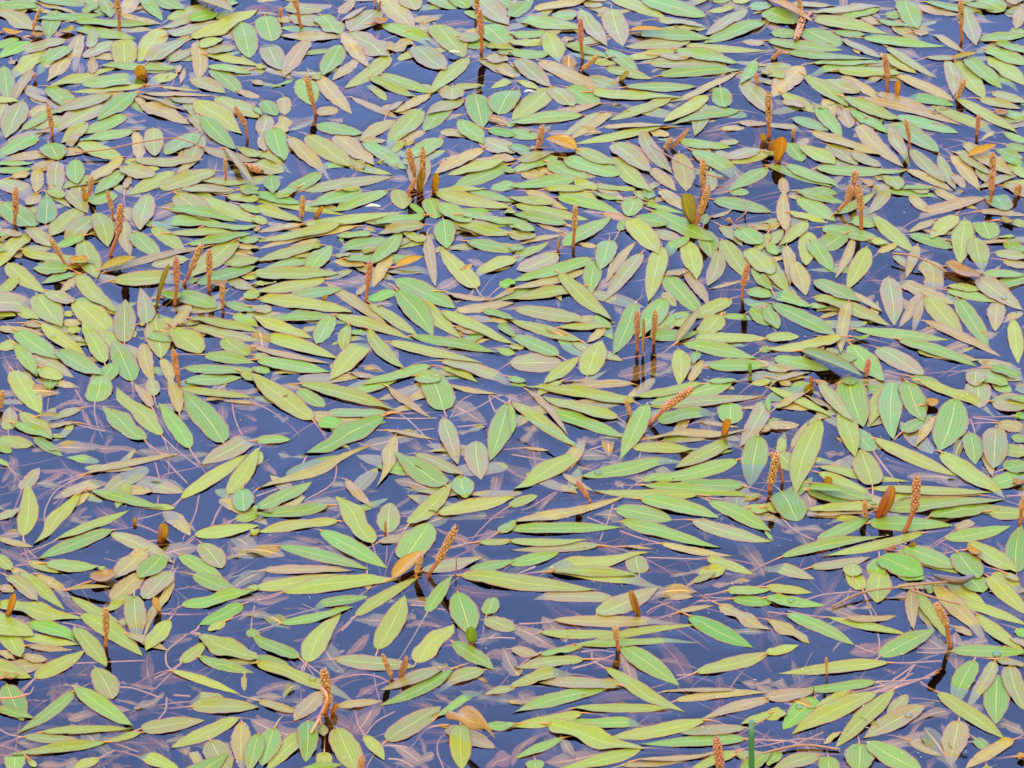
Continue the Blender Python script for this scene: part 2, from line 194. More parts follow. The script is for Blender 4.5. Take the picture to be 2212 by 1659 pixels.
1911 2117 2096 2078 43 g;2007 2126 2432 2074 48 yw;2072 2147 2393 2160 35 y;2397 2152 2384 2082 87 k;2476 2039 2753 2087 30 o;2654 2095 2827 2156 39 y;
2766 2017 2866 2169 65 ob;2623 2160 2719 2134 48 y;2805 1913 2892 1909 39 y;2792 1878 2853 1857 22 k;2345 2052 2454 2061 13 b;2623 1583 2771 1605 17 b;
1972 1681 2063 1690 13 b;2840 1614 2892 1614 26 o;2163 1666 2254 1640 39 bu;1933 1566 2007 1635 35 bu;2332 1835 2311 1796 39 bu;
1725 2160 2241 2216 61 y;2068 2147 2493 2186 48 yw;2302 2247 1994 2240 46 k;2237 2308 2471 2203 74 k;2076 2327 2584 2321 46 o;2024 2373 2380 2368 37 y;
2206 2416 2627 2344 28 y;2150 2420 2632 2386 28 g;2584 2312 2823 2431 65 d;2727 2216 2892 2216 37 g;2745 2247 2892 2264 41 d;2697 2269 2892 2364 48 ow;
1903 2351 2107 2438 61 ob;2020 2459 2189 2429 26 g;2191 2475 1929 2507 43 kw;2332 2423 2547 2572 74 g;2610 2525 2892 2446 56 yw;
2146 2507 1911 2577 50 y;2324 2577 2018 2564 46 k;2272 2507 2571 2672 56 yw;2276 2583 1924 2676 52 g;2532 2629 2892 2598 33 o;2892 2620 2632 2698 43 b;
2493 2594 2788 2594 20 b;2146 2659 2519 2663 37 y;2185 2676 1911 2729 46 y;2402 2707 2113 2711 41 g;2645 2703 2280 2768 54 y;2055 2720 2415 2811 65 yw;
2797 2729 2554 2755 43 k;2797 2772 2402 2794 46 g;2406 2807 2081 2889 48 y;2107 2768 1933 2846 35 g;2007 2850 2007 2898 87 g;2766 2820 2584 2894 41 y;
2892 2676 2779 2720 30 y;2758 2837 2892 2833 35 k;2779 2894 2892 2828 48 g;2397 2854 2723 2824 26 b;2332 2872 2588 2850 26 b;1920 2433 2020 2464 43 b;
2601 2186 2684 2151 26 k;2484 2238 2601 2242 26 b;2545 2299 2675 2273 22 b;2871 43 2989 87 69 g;2984 126 2889 126 56 g;2967 13 3140 26 20 k;
3041 48 3336 20 28 k;3054 69 3331 130 46 y;3156 69 3301 37 30 g;3019 113 3151 174 72 g;2880 154 3166 189 37 g;3127 122 3245 135 28 g;
3388 4 3440 115 82 g;3318 56 3383 61 43 g;3292 76 3431 113 22 g;3349 100 3449 161 35 ku;3423 26 3592 61 33 b;3470 9 3696 52 28 g;3609 13 3726 48 24 g;
3666 4 3765 48 56 g;3557 -4 3666 4 20 k;3770 -9 3809 26 35 b;3826 35 3809 113 52 b;3614 35 3661 174 69 k;3423 126 3483 126 21 o;3483 109 3618 200 28 o;
3236 143 3548 176 31 g;3158 150 3310 221 28 k;3327 178 3518 295 37 k;3305 202 3436 278 46 y;2954 200 3284 221 28 g;3049 239 3305 243 28 g;
3253 247 3023 269 33 g;3140 269 3394 280 33 y;3475 217 3635 217 22 k;3548 226 3574 369 56 k;3583 234 3692 373 72 y;3629 221 3759 334 59 g;
3709 217 3852 326 63 y;3698 187 3852 243 48 g;3674 152 3852 135 37 g;3735 165 3852 200 33 g;3770 113 3852 126 28 g;2880 260 2932 304 48 y;
3006 247 2895 365 85 o;3019 286 3179 404 52 y;3088 304 3223 352 48 k;3158 286 3305 378 39 o;2932 352 3058 425 43 y;3206 178 3219 204 26 o;
2897 360 2941 443 48 ob;3379 356 3579 399 37 d;3362 286 3579 382 41 o;3288 352 3505 421 33 b;3227 369 3609 473 33 b;3166 373 3368 456 48 y;
3095 373 3132 438 50 o;3158 408 3188 482 65 b;3067 404 3156 516 56 g;3192 417 3331 503 41 g;2975 443 3106 490 37 c;2880 469 3021 486 22 b;
3041 495 3305 586 39 o;3357 438 3592 501 43 c;3357 460 3522 577 65 c;3219 469 3388 629 63 o;3336 477 3416 610 46 k;3505 404 3739 503 41 y;
3587 369 3818 503 41 y;3722 347 3852 391 33 k;3674 373 3831 412 28 k;3770 417 3852 460 39 g;3770 499 3852 538 30 g;3774 543 3852 569 30 g;
3735 560 3835 599 30 c;3744 590 3852 629 33 d;3618 534 3800 664 61 o;3791 608 3852 677 43 y;2997 551 3028 521 30 k;2958 538 3010 608 61 g;
3006 551 3132 621 52 y;3106 543 3214 621 56 k;3192 573 3301 629 39 k;3058 634 3405 642 39 g;2880 621 3119 707 35 g;2947 616 3158 703 43 g;
3418 560 3544 690 52 k;3401 638 3574 720 37 o;3522 582 3583 716 43 k;3566 582 3674 720 52 o;3596 586 3726 668 26 k;3679 621 3696 690 52 k;
3818 651 3666 712 30 k;3761 699 3835 712 26 k;3579 660 3614 707 39 b;3284 664 3327 677 22 k;3331 651 3370 720 69 y;3401 686 3479 729 43 k;
3271 699 3509 716 22 g;3327 694 3279 729 39 k;3002 716 3140 729 30 g;2936 668 2945 738 43 b;2880 582 2902 590 26 g;3240 677 3271 694 26 b;
3249 69 3392 152 26 bu;3019 408 2932 382 26 b;2947 872 2941 711 59 o;2995 742 3132 833 61 g;2993 720 3166 763 35 g;2958 800 3101 837 26 y;
3023 833 2921 928 48 y;2871 928 2936 859 43 y;2949 924 2962 1072 54 o;2871 963 2962 1106 65 y;3028 870 3019 1002 74 y;3041 907 3123 1024 65 g;
3162 885 3071 941 74 g;3082 855 3292 898 50 g;3123 811 3288 720 35 y;3171 824 3292 846 43 g;3331 716 3253 807 46 k;3318 720 3535 737 26 g;
3279 811 3427 948 56 y;3418 737 3481 798 43 o;3444 807 3705 742 43 b;3509 716 3666 787 33 o;3674 794 3852 809 26 b;3722 720 3774 796 82 c;
3683 824 3713 898 93 g;3583 807 3488 902 65 y;3414 881 3574 937 41 g;3505 824 3410 872 30 o;3618 824 3600 993 82 y;3657 894 3687 1006 82 y;
3540 902 3852 909 16 b;3791 829 3852 850 30 y;3765 915 3852 946 35 g;3731 946 3852 972 35 k;3761 976 3852 1006 35 o;3739 898 3826 881 17 y;
3201 896 3132 1050 39 o;3249 928 3171 1095 72 y;3266 902 3327 920 26 y;3292 950 3370 920 26 o;3440 920 3396 1046 43 o;3475 976 3509 1102 95 ow;
3353 959 3418 1015 30 k;3362 1050 3587 1145 52 o;2980 989 3023 1111 76 o;3058 1054 3227 1141 56 c;2871 1089 3041 1158 46 g;3188 1093 3310 1176 26 o;
3054 1113 3340 1223 48 yw;3331 1039 3353 1226 85 k;3457 1098 3370 1232 43 b;3457 1128 3423 1236 35 b;3553 1076 3683 1089 33 y;3553 1089 3737 1137 39 g;
3687 1028 3852 1032 35 g;3852 1041 3731 1080 48 g;3670 1041 3835 1167 69 k;3475 1115 3609 1267 74 y;3592 1124 3705 1302 69 g;3739 1132 3731 1245 74 o;
3798 1202 3818 1367 61 y;2897 1141 3140 1267 59 g;2871 1163 2919 1236 52 g;3184 1141 3153 1336 54 o;3201 1236 3561 1276 41 g;2871 1271 2997 1263 35 y;
3158 1273 2871 1315 39 y;3462 1202 3757 1341 33 b;3370 1276 3661 1375 43 g;2904 1345 3110 1388 48 g;3036 1145 3101 1158 24 g;2871 1380 3002 1397 30 k;
3192 1293 3318 1440 82 g;3292 1306 3462 1410 69 k;3140 1345 3214 1349 35 g;3418 1414 3531 1449 39 g;3661 1354 3818 1375 30 k;3713 1384 3852 1423 39 g;
3653 1401 3778 1449 48 g;3657 1397 3657 1454 78 k;2906 1440 3041 1397 22 b;3062 1432 3106 1445 22 o;3158 1436 3219 1436 35 g;2880 920 2915 961 39 g;
2923 846 2871 863 22 o;3457 1328 3518 1358 26 ob;3640 1019 3696 1024 17 k;3618 1254 3713 1302 43 bu;2880 1453 3123 1570 35 y;2915 1431 2967 1449 22 o;
3075 1436 3201 1592 48 k;3179 1414 3236 1605 117 g;3028 1488 3140 1544 26 b;2906 1535 3045 1462 30 o;2971 1679 3032 1579 35 o;2871 1605 2997 1596 33 o;
3075 1579 2984 1868 95 y;3153 1544 3206 1720 74 y;3344 1440 3262 1598 69 y;3349 1440 3349 1655 95 c;3275 1696 3184 1594 69 c;3405 1440 3462 1583 91 g;
3383 1627 3496 1557 52 g;3501 1570 3431 1683 39 o;3583 1501 3522 1696 130 g;3444 1431 3748 1546 37 y;3661 1423 3674 1531 95 k;3718 1431 3791 1477 43 g;
3718 1509 3852 1527 65 k;3852 1518 3787 1479 30 o;3804 1562 3852 1566 22 d;3744 1588 3852 1614 48 o;3852 1653 3791 1640 39 g;3735 1605 3726 1766 100 k;
3739 1674 3852 1709 48 y;3635 1622 3657 1744 76 g;3765 1761 3852 1744 74 g;3531 1700 3772 1859 65 y;3279 1651 3587 1787 52 y;3271 1826 3227 1692 104 y;
2919 1700 2989 1766 78 y;3071 1752 3410 1809 35 y;3262 1833 3722 1848 39 y;3071 1774 3288 1874 41 y;3041 1818 3271 1883 48 g;2928 1848 2993 1956 117 c;
3028 1844 3292 1896 48 gu;2871 1909 2941 1913 43 y;3271 1907 3023 1913 43 y;3253 1926 3028 1939 22 b;3314 1913 3774 1874 48 y;3679 1857 3357 1878 22 b;
3258 1965 3574 1974 56 g;3483 1943 3739 1896 52 g;3705 1922 3852 1930 52 y;3067 2026 3266 1939 48 g;2928 2091 3323 2013 39 g;3462 2000 3075 2091 37 y;
3544 2022 3791 1974 48 g;3041 2130 3266 2091 37 k;3631 2035 3813 2152 65 y;3813 2147 3831 1970 82 g;3592 2074 3674 2174 95 g;3392 2052 3585 2134 69 g;
3366 2065 3592 2152 48 g;3301 2091 3462 2160 91 d;3297 2095 3284 2174 78 g;3199 2169 3201 2117 74 y;2871 2108 3054 2174 48 k;3683 1679 3722 1796 43 o;
3583 1987 3674 1948 35 b;2880 1496 2884 1549 22 g;2871 1996 2897 2030 17 c;3314 1744 3531 1779 30 bu;3088 1692 3166 1709 26 bu;
2945 1987 3106 1987 26 bu;3253 1492 3284 1466 35 bu;2871 2203 3049 2223 35 y;2871 2247 3093 2273 41 g;2880 2325 3036 2416 48 ow;
2871 2455 2995 2420 35 y;2952 2303 3203 2420 50 g;3097 2314 3412 2384 33 y;3234 2216 3179 2134 61 y;3305 2134 3290 2264 100 y;3362 2143 3466 2173 52 d;
3362 2203 3583 2182 30 o;3479 2186 3492 2229 39 g;3631 2164 3683 2225 87 g;3553 2186 3700 2273 48 y;3705 2169 3852 2308 65 y;3722 2151 3852 2229 48 y;
3770 2156 3818 2186 26 k;3418 2216 3427 2377 50 b;3440 2221 3557 2399 48 y;3444 2273 3509 2377 35 ku;3505 2199 3709 2399 65 o;3592 2260 3852 2347 39 y;
3661 2303 3852 2455 48 y;3813 2360 3852 2390 39 d;3570 2442 3852 2455 48 g;3705 2407 3401 2429 39 bu;3297 2464 3505 2360 69 g;3336 2486 2913 2529 48 y;
3284 2559 2984 2590 37 g;2871 2620 3049 2598 52 b;3054 2616 2936 2737 78 d;3188 2598 3054 2659 39 y;3284 2598 2971 2755 69 y;3353 2585 3132 2807 69 y;
3401 2607 3323 2685 48 ku;3462 2650 3236 2772 69 k;2871 2698 2958 2659 48 y;3518 2598 3765 2772 61 y;3653 2477 3574 2629 82 g;3731 2481 3618 2646 56 k;
3739 2533 3735 2720 100 g;3787 2499 3852 2672 78 k;3735 2477 3852 2499 30 k;3596 2703 3561 2872 104 o;3800 2776 3614 2889 50 o;
3657 2772 3705 2815 43 c;3223 2789 3219 2898 113 g;3253 2785 3453 2894 82 g;3071 2831 2897 2889 56 k;3106 2841 3110 2898 87 g;2923 2820 2880 2876 48 g;
3149 2750 3088 2794 26 o;3700 2872 3705 2898 52 g;3405 2776 3531 2837 30 b;2880 2564 2962 2577 35 bu;3583 2351 3644 2386 30 b;3175 2325 3362 2312 30 b;"""
SPIKES = """124 128 126 98 152 28 14;447 109 445 50 436 -26 23;195 511 194 473 178 393 20;929 521 917 464 881 399 20;334 734 336 712 346 662 20;
131 299 131 286 129 274 15;846 677 845 636 845 595 16;885 621 916 622 985 642 26;1131 104 1114 26 1097 -22 23;1051 65 1052 56 1052 28 16;
1184 430 1171 378 1149 282 23;1804 195 1806 130 1798 33 23;1785 52 1789 26 1787 -30 22;1557 677 1552 642 1529 556 25;1581 712 1585 668 1585 553 22;
1533 738 1537 712 1559 668 18;1407 26 1407 17 1405 -17 11;2185 219 2178 156 2177 69 22;2180 265 2189 258 2246 204 18;2002 569 2022 538 2035 469 25;
2497 560 2493 556 2521 516 18;2840 317 2839 310 2835 273 16;2634 716 2636 690 2636 597 25;2643 738 2645 734 2645 694 24;3006 56 3004 43 2995 -13 18;
3045 48 3010 72 2984 148 26;3607 156 3604 91 3603 0 22;3327 343 3329 286 3318 202 23;3412 556 3409 514 3396 447 17;3663 506 3666 477 3670 430 18;
3592 365 3592 360 3618 297 20;3722 720 3724 660 3722 571 24;2884 512 2883 456 2880 343 23;2895 221 2897 219 2932 189 17;2978 516 2973 503 2980 482 16;
3820 720 3820 716 3824 690 17;3201 734 3203 677 3210 638 27;56 842 58 798 58 703 24;423 824 419 781 401 716 18;414 957 445 872 452 763 27;
245 996 224 954 188 894 21;655 1141 663 1061 660 965 25;690 1067 718 1006 757 915 25;783 1089 785 1026 783 935 24;836 1156 832 1117 836 1063 21;
671 1449 664 1401 650 1310 24;1125 824 1131 805 1136 735 21;1374 1126 1379 1067 1388 980 23;2150 926 2154 855 2158 770 22;
2610 842 2627 796 2656 707 27;2636 781 2645 746 2658 694 20;2391 1315 2390 1252 2388 1167 23;2450 1289 2453 1250 2457 1165 22;
2782 1117 2787 1069 2805 989 23;2745 835 2736 826 2729 818 14;3140 796 3179 750 3192 694 26;3229 861 3229 781 3216 690 27;
3713 759 3718 711 3720 642 23;3811 737 3811 729 3813 694 17;3249 1410 3249 1397 3258 1345 22;-4 1540 0 1527 9 1464 21;1607 2160 1644 2100 1713 1972 30;
1561 2169 1563 2143 1581 2082 22;2436 1592 2489 1533 2597 1455 30;2358 1557 2361 1551 2348 1496 18;2211 1883 2202 1859 2163 1805 21;
2887 1839 2891 1809 2913 1700 30;2936 1809 2919 1731 2889 1696 21;3245 1943 3245 1937 3244 1874 20;3392 1993 3429 1909 3440 1783 34;
3824 1965 3831 1909 3848 1852 26;3323 2061 3336 2061 3360 2045 17;397 2423 398 2373 396 2279 25;1220 2672 1231 2629 1214 2507 37;
1468 2542 1466 2529 1433 2453 20;1351 2907 1351 2894 1359 2833 27;2321 2438 2313 2394 2307 2347 26;2697 2898 2701 2872 2686 2765 35;
3565 2425 3548 2336 3509 2262 30;3099 2540 3099 2503 3099 2464 11;"""
CURLED = """boat 11 124 85 137 26 amber;cup 117 139 171 141 26 brown;boat 226 135 278 113 26 olive;up 556 282 521 243 48 amber;fold 720 -9 872 43 65 olive;
fold 844 560 955 694 23 olive;up 317 718 315 699 17 orange;cup 1398 93 1455 87 33 brown;up 1416 43 1429 4 13 brown;up 1568 720 1574 634 33 amber;
up 1624 720 1631 647 33 amber;fold 2361 119 2493 111 26 amber;fold 2163 564 2044 521 65 amber;up 2502 558 2582 477 24 tan;
up 2315 304 2361 269 22 olive;up 2873 527 2858 499 22 amber;fold 2880 0 3047 82 39 amber;up 2902 217 2915 184 15 amber;up 3366 358 3370 302 26 orange;
up 2915 603 2936 512 48 orange;up 2880 564 2897 521 26 orange;fold 3631 590 3735 543 30 amber;fold 3566 226 3666 197 20 olive;
cup 3726 425 3783 438 20 brown;up 321 755 319 720 22 orange;cup 260 998 334 989 48 amber;fold 380 1015 508 963 35 olive;up 582 1158 634 989 22 olive;
cup 608 1119 690 1124 39 green;cup 790 1072 855 1072 26 brown;up 1171 818 1214 774 20 orange;fold 1485 1006 1581 963 30 amber;
up 1194 1124 1227 1104 15 amber;up 2597 835 2567 724 56 olive;up 2089 935 2102 891 15 tan;up 2408 1328 2415 1193 16 tan;
fold 2536 1289 2623 1158 30 olive;up 2814 1401 2814 1362 15 green;cup 3548 1002 3670 1059 48 brown;fold 3006 1319 3232 1410 56 leafgreen;
cup 3755 829 3800 846 24 olive;cup 3197 1278 3262 1271 17 green;up 3041 1458 3047 1410 15 orange;up 3383 1425 3383 1408 13 orange;
fold 139 1566 224 1555 17 olive;up 595 2022 599 1967 52 amber;up 508 1961 503 1939 15 orange;fold 1472 2174 1592 2065 56 amber;
up 1440 2000 1448 1954 13 tan;up 2710 1637 2740 1572 33 orange;blade 1933 1598 2215 1709 17 cyan;up 3284 1935 3334 1822 65 orange;
fold 3028 1837 3179 1844 39 green;up 3088 1822 3099 1785 39 amber;cup 3470 1522 3518 1522 39 amber;up 3392 2048 3429 2030 26 amber;
cup 3627 2065 3681 2091 26 amber;cup 3796 1813 3840 1822 26 brown;up 3019 1462 3032 1440 39 amber;up 20 2312 56 2223 30 orange;
cup 339 2186 434 2169 52 brown;cup 15 2546 69 2546 26 amber;up 603 2295 577 2238 26 tan;fold 260 2216 412 2201 22 olive;
up 1238 2676 1255 2635 26 orange;up 1767 2407 1767 2349 41 green;up 1492 2538 1520 2459 35 tan;fold 1672 2724 1858 2807 74 dead;
up 2402 2305 2371 2212 37 amber;cup 3818 2841 3840 2854 26 tan;"""
STEMS = """178 1627 152 1505 122 1440;317 1783 217 1835 174 1900 165 1956;278 1590 339 1605 395 1618;543 1655 595 1696 642 1748 703 1813;
608 1637 677 1700 747 1752;582 1735 599 1813 590 1891;339 1844 260 1852 200 1891;217 2022 174 2043 74 2082;673 1876 608 1922 516 1948;
859 1857 812 1926 796 1978;881 1948 825 1983 738 2013 664 2082 642 2156;868 1492 881 1570 911 1640;408 1818 499 1796 590 1794;269 1440 312 1509;
39 1527 65 1479;35 1496 48 1527 78 1544;747 1857 729 1935 686 2022;712 1685 751 1739;30 1750 69 1785;87 2013 104 2061 139 2095;
1173 1579 1199 1605 1223 1633;1490 1546 1546 1588 1633 1679;1665 1542 1676 1562;1689 1566 1733 1501 1798 1470;1698 1562 1785 1531 1871 1479;
1715 1601 1828 1590;1437 1566 1524 1570 1637 1568;1637 1930 1559 1965 1459 2004;1151 1709 1134 1744 1129 1783;1264 1739 1246 1813 1142 1878;
960 1861 1060 1826 1138 1792;1342 1661 1429 1690;1516 1622 1628 1607;1785 2035 1689 2056 1620 2091;1902 1514 1837 1483 1854 1540 1863 1540;
1177 2054 1242 2048;2180 1792 2063 1857 1994 1900 1955 1913;2298 1891 2280 1952 2250 2026;1920 1705 2063 1729;2228 1687 2315 1713;
2324 1991 2397 2017 2480 2039;2423 2091 2654 2098;2202 1939 2267 1967;2402 1700 2389 1770 2387 1818;2007 2126 1963 2143 1937 2156;
2619 1863 2701 1872 2788 1874;2167 1752 2219 1763;2302 1661 2224 1683 2206 1692;3275 1696 3305 1739 3349 1792;2928 1939 2984 1991 3054 2026;
3648 1566 3748 1579;3640 1570 3657 1627;3852 1857 3770 1861;130 2546 82 2598 56 2629;0 2620 56 2616 109 2603 126 2577;
0 2737 56 2759 217 2781 356 2772 434 2789 519 2820;273 2488 543 2477;642 2512 625 2490 625 2446 660 2412 699 2381;679 2488 642 2512 577 2546;
625 2616 621 2663 595 2698;447 2577 499 2581 564 2603 608 2620;712 2611 651 2607;955 2273 946 2312 942 2360;747 2347 734 2364 716 2373 751 2375;
712 2373 738 2386;282 2579 243 2564;369 2844 430 2815;234 2334 295 2347 347 2364;1125 2472 1164 2499 1203 2529;1142 2486 1129 2520;
1047 2340 1008 2353 960 2368;1060 2225 1012 2242 960 2253;1333 2312 1307 2342 1281 2366;1416 2438 1407 2464;1559 2488 1542 2516;
1667 2288 1611 2275 1537 2269;1238 2551 1299 2538 1364 2529 1429 2542 1481 2577 1507 2594;1368 2759 1342 2716 1333 2663;1372 2755 1411 2707 1481 2668;
1420 2798 1481 2796 1550 2811;1663 2880 1641 2820 1646 2776 1680 2746;1455 2846 1498 2850 1550 2876;1173 2733 1212 2650 1220 2603 1207 2581;
1785 2412 1828 2399 1871 2373;1789 2401 1863 2392 1932 2394;1946 2340 2007 2338 2076 2331;2640 2232 2732 2221;2614 2255 2680 2253 2745 2247;
2423 2299 2458 2277 2536 2251;2267 2503 2224 2477 2219 2438;2146 2507 2224 2486 2306 2455;2180 2446 2241 2438 2306 2446;2189 2472 2259 2470;
2801 2772 2880 2776;2441 2854 2549 2850 2680 2828 2771 2811 2880 2794;2276 2583 2332 2579;2610 2528 2536 2533;2880 2295 2949 2303;
2954 2290 3032 2308 3097 2314;3023 2249 3097 2229 3236 2216 3362 2203;3236 2219 3253 2264 3279 2334 3294 2386 3297 2429 3279 2455;
3414 2212 3509 2242 3596 2264;3570 2442 3509 2449 3436 2446;3336 2486 3410 2486 3531 2479;3288 2557 3401 2553 3488 2542;
3192 2598 3271 2581 3336 2559 3440 2486;3284 2598 3362 2577 3436 2486;3284 2598 3379 2568 3444 2551 3531 2507;3357 2581 3444 2551 3522 2520;
3054 2590 3119 2581 3271 2579 3357 2559 3423 2525;3518 2598 3479 2577 3449 2555;3206 2420 3245 2438 3279 2449;2880 2776 2967 2781 3023 2802 3032 2811;
2880 2794 2989 2772 3093 2774;2928 2820 2989 2789 3088 2746;3800 2776 3840 2755;"""
RIBBONS = """204 1531 269 1509 339 1518 399 1540 20;304 1527 321 1566 347 1605 15;334 1535 365 1570 391 1609 13;221 1661 312 1666 382 1683 469 1683 547 1709 20;
425 1627 408 1653 395 1679 17;152 1766 243 1770 330 1787 373 1831 22;217 1709 256 1761 269 1800 234 1874 204 1913 20;
343 1844 360 1896 417 1943 482 1983 43;0 1831 48 1809 100 1783 26;35 1700 52 1735 9 1809 26;512 1874 569 1831 625 1779 35;
360 1605 330 1683 269 1735 17;243 1974 278 1930 326 1904 30;816 1479 833 1527 838 1588 35;838 1943 851 1978 26;833 2091 903 2091 972 2074 26;
43 1952 26 1987 0 1956 22;859 2026 881 2117 30;1568 1822 1594 1857 43;1854 1722 1863 1787 1850 1865 43;1637 1983 1733 2026 1763 2069 30;
1047 1896 1168 1883 1299 1865 17;1867 1991 1819 2013 1733 2082 26;1307 1800 1333 1844 1407 1909 26;1351 1735 1377 1770 1394 1800 13;
1798 1579 1698 1575 22;969 1726 1003 1752 1038 1783 26;1060 2004 1142 2022 1220 2039 26;2154 1822 2094 1839 2050 1878 2024 1913 26;
2189 2009 2259 2048 2319 2074 26;1920 1913 1963 1922 2007 1922 35;2623 1961 2640 1996 2649 2022 35;3314 1718 3401 1744 3488 1779 3553 1809 26;
3618 1540 3674 1570 3661 1622 26;3088 1774 3184 1722 17;3548 2035 3548 2082 26;3739 2030 3761 2065 3752 2100 22;2941 1948 2945 1996 3054 2000 22;
556 2446 551 2507 569 2568 43;130 2551 217 2538 330 2529 39;425 2620 499 2637 556 2650 48;486 2698 530 2663 608 2650 35;382 2872 425 2841 490 2807 39;
451 2559 521 2572 582 2585 26;521 2759 573 2772 634 2807 35;174 2607 204 2594 260 2603 26;208 2681 260 2681 312 2707 39;104 2624 174 2629 26;
230 2234 278 2269 321 2303 35;707 2568 755 2594 26;629 2620 677 2646 720 2663 35;9 2802 52 2781 87 2776 30;885 2190 972 2182 26;
1064 2282 1134 2282 1203 2295 30;960 2603 1047 2572 1147 2590 30;1299 2455 1342 2425 1385 2377 26;1168 2490 1238 2459 1294 2438 35;
1333 2755 1385 2681 1411 2629 56;1333 2616 1377 2590 1420 2572 35;1090 2594 1134 2650 26;1628 2581 1663 2620 1698 2637 43;
1698 2203 1806 2225 1920 2229 39;1516 2347 1585 2338 1654 2351 30;1819 2459 1920 2446 39;1828 2516 1920 2512 26;1272 2577 1333 2551 1398 2542 17;
1238 2559 1290 2529 1342 2503 35;960 2681 1003 2720 1029 2733 35;1529 2629 1585 2642 1628 2672 35;1920 2837 1871 2854 1828 2880 52;
1103 2403 1264 2377 17;1524 2308 1559 2321 30;2476 2477 2528 2481 2614 2507 30;2584 2533 2658 2551 2762 2585 30;2094 2277 2128 2286 2180 2312 22;
1920 2872 1946 2811 2007 2763 2059 2746 39;1946 2594 2007 2616 35;2354 2499 2224 2507 35;2814 2377 2836 2390 17;
3201 2208 3140 2238 3088 2273 3049 2308 26;3119 2355 3192 2351 26;3410 2763 3444 2711 3496 2694 3557 2690 35;3370 2755 3383 2776 26;
3531 2716 3544 2759 3505 2811 22;3479 2880 3501 2846 3522 2837 30;3314 2507 3357 2525 26;"""
# ---------------------------------------------------------------- photograph -> pond surface
SP, CP = math.sin(PITCH), math.cos(PITCH)
def ray(px, py):
    a = (px-1920)/1440*TV; b = (1440-py)/1440*TV
    return (a, CP+b*SP, -SP+b*CP)
def on_z(px, py, z=0.0):
    d = ray(px, py); t = (z-CAM_H)/d[2]
    return np.array([d[0]*t, d[1]*t, z])
def on_y(px, py, y):
    d = ray(px, py); t = y/d[1]
    return np.array([d[0]*t, y, CAM_H+d[2]*t])
def proj(p):
    x, y, z = p[0], p[1], p[2]-CAM_H
    dep = y*CP - z*SP; v = y*SP + z*CP
    return np.array([1920+x/dep/TV*1440, 1440-v/dep/TV*1440])

# ---------------------------------------------------------------- mesh helpers
class MB:
    def __init__(s): s.v = []; s.f = []; s.uv = []; s.t = []; s.p = []
    def grid(s, P, U, tint, par):
        n, m = P.shape[:2]; o = len(s.v)
        s.v.extend(map(tuple, P.reshape(-1, 3))); s.uv.extend(map(tuple, U.reshape(-1, 2)))
        s.t.extend([tint]*(n*m)); s.p.extend([par]*(n*m))
        for i in range(n-1):
            for j in range(m-1):
                a = o+i*m+j; s.f.append((a, a+1, a+m+1, a+m))
    def tube(s, pts, rad, tint, par=(0, 0, 0, 1), sides=6, cap=True):
        pts = [np.array(p, float) for p in pts]; n = len(pts); o = len(s.v)
        for i, p in enumerate(pts):
            d = pts[min(i+1, n-1)]-pts[max(i-1, 0)]; d /= (np.linalg.norm(d)+1e-9)
            a = np.cross(d, (0.0, 0.3, 1.0) if abs(d[2]) < .9 else (1.0, 0, 0)); a /= np.linalg.norm(a); b = np.cross(d, a)
            r = rad(i/(n-1)) if callable(rad) else rad
            for k in range(sides):
                t = 2*math.pi*k/sides; s.v.append(tuple(p+(a*math.cos(t)+b*math.sin(t))*r))
                s.uv.append((i/(n-1), k/sides)); s.t.append(tint); s.p.append(par)
        for i in range(n-1):
            for k in range(sides):
                k2 = (k+1) % sides; s.f.append((o+i*sides+k, o+i*sides+k2, o+(i+1)*sides+k2, o+(i+1)*sides+k))
        if cap:
            s.f.append(tuple(o+k for k in reversed(range(sides)))); s.f.append(tuple(o+(n-1)*sides+k for k in range(sides)))
    def mesh(s, name, mat, origin=(0, 0, 0)):
        me = bpy.data.meshes.new(name); V = np.array(s.v)-np.array(origin)
        me.from_pydata(V.tolist(), [], s.f); me.materials.append(mat)
        me.shade_smooth()
        uvl = me.uv_layers.new(name='uv'); idx = np.zeros(len(me.loops), np.int32); me.loops.foreach_get('vertex_index', idx)
        uvl.data.foreach_set('uv', np.array(s.uv, np.float32)[idx].ravel())
        for nm, d in (('tint', s.t), ('par', s.p)):
            at = me.color_attributes.new(nm, 'FLOAT_COLOR', 'POINT')
            arr = np.array([tuple(x)[:3]+(1.0,) if nm == 'tint' else tuple(x) for x in d], np.float32); at.data.foreach_set('color', arr.ravel())
        me.update(); return me
    def obj(s, name, mat, parent=None, origin=(0, 0, 0)):
        o = bpy.data.objects.new(name, s.mesh(name, mat, origin)); C.objects.link(o)
        if parent is not None: o.parent = parent
        else: o.location = tuple(origin)
        return o
def empty(name, loc):
    o = bpy.data.objects.new(name, None); C.objects.link(o); o.location = tuple(loc); o.empty_display_size = 0.01; return o
def tag(o, label=None, cat=None, group=None, kind=None):
    for k, v in (('label', label), ('category', cat), ('group', group), ('kind', kind)):
        if v: o[k] = v
    return o

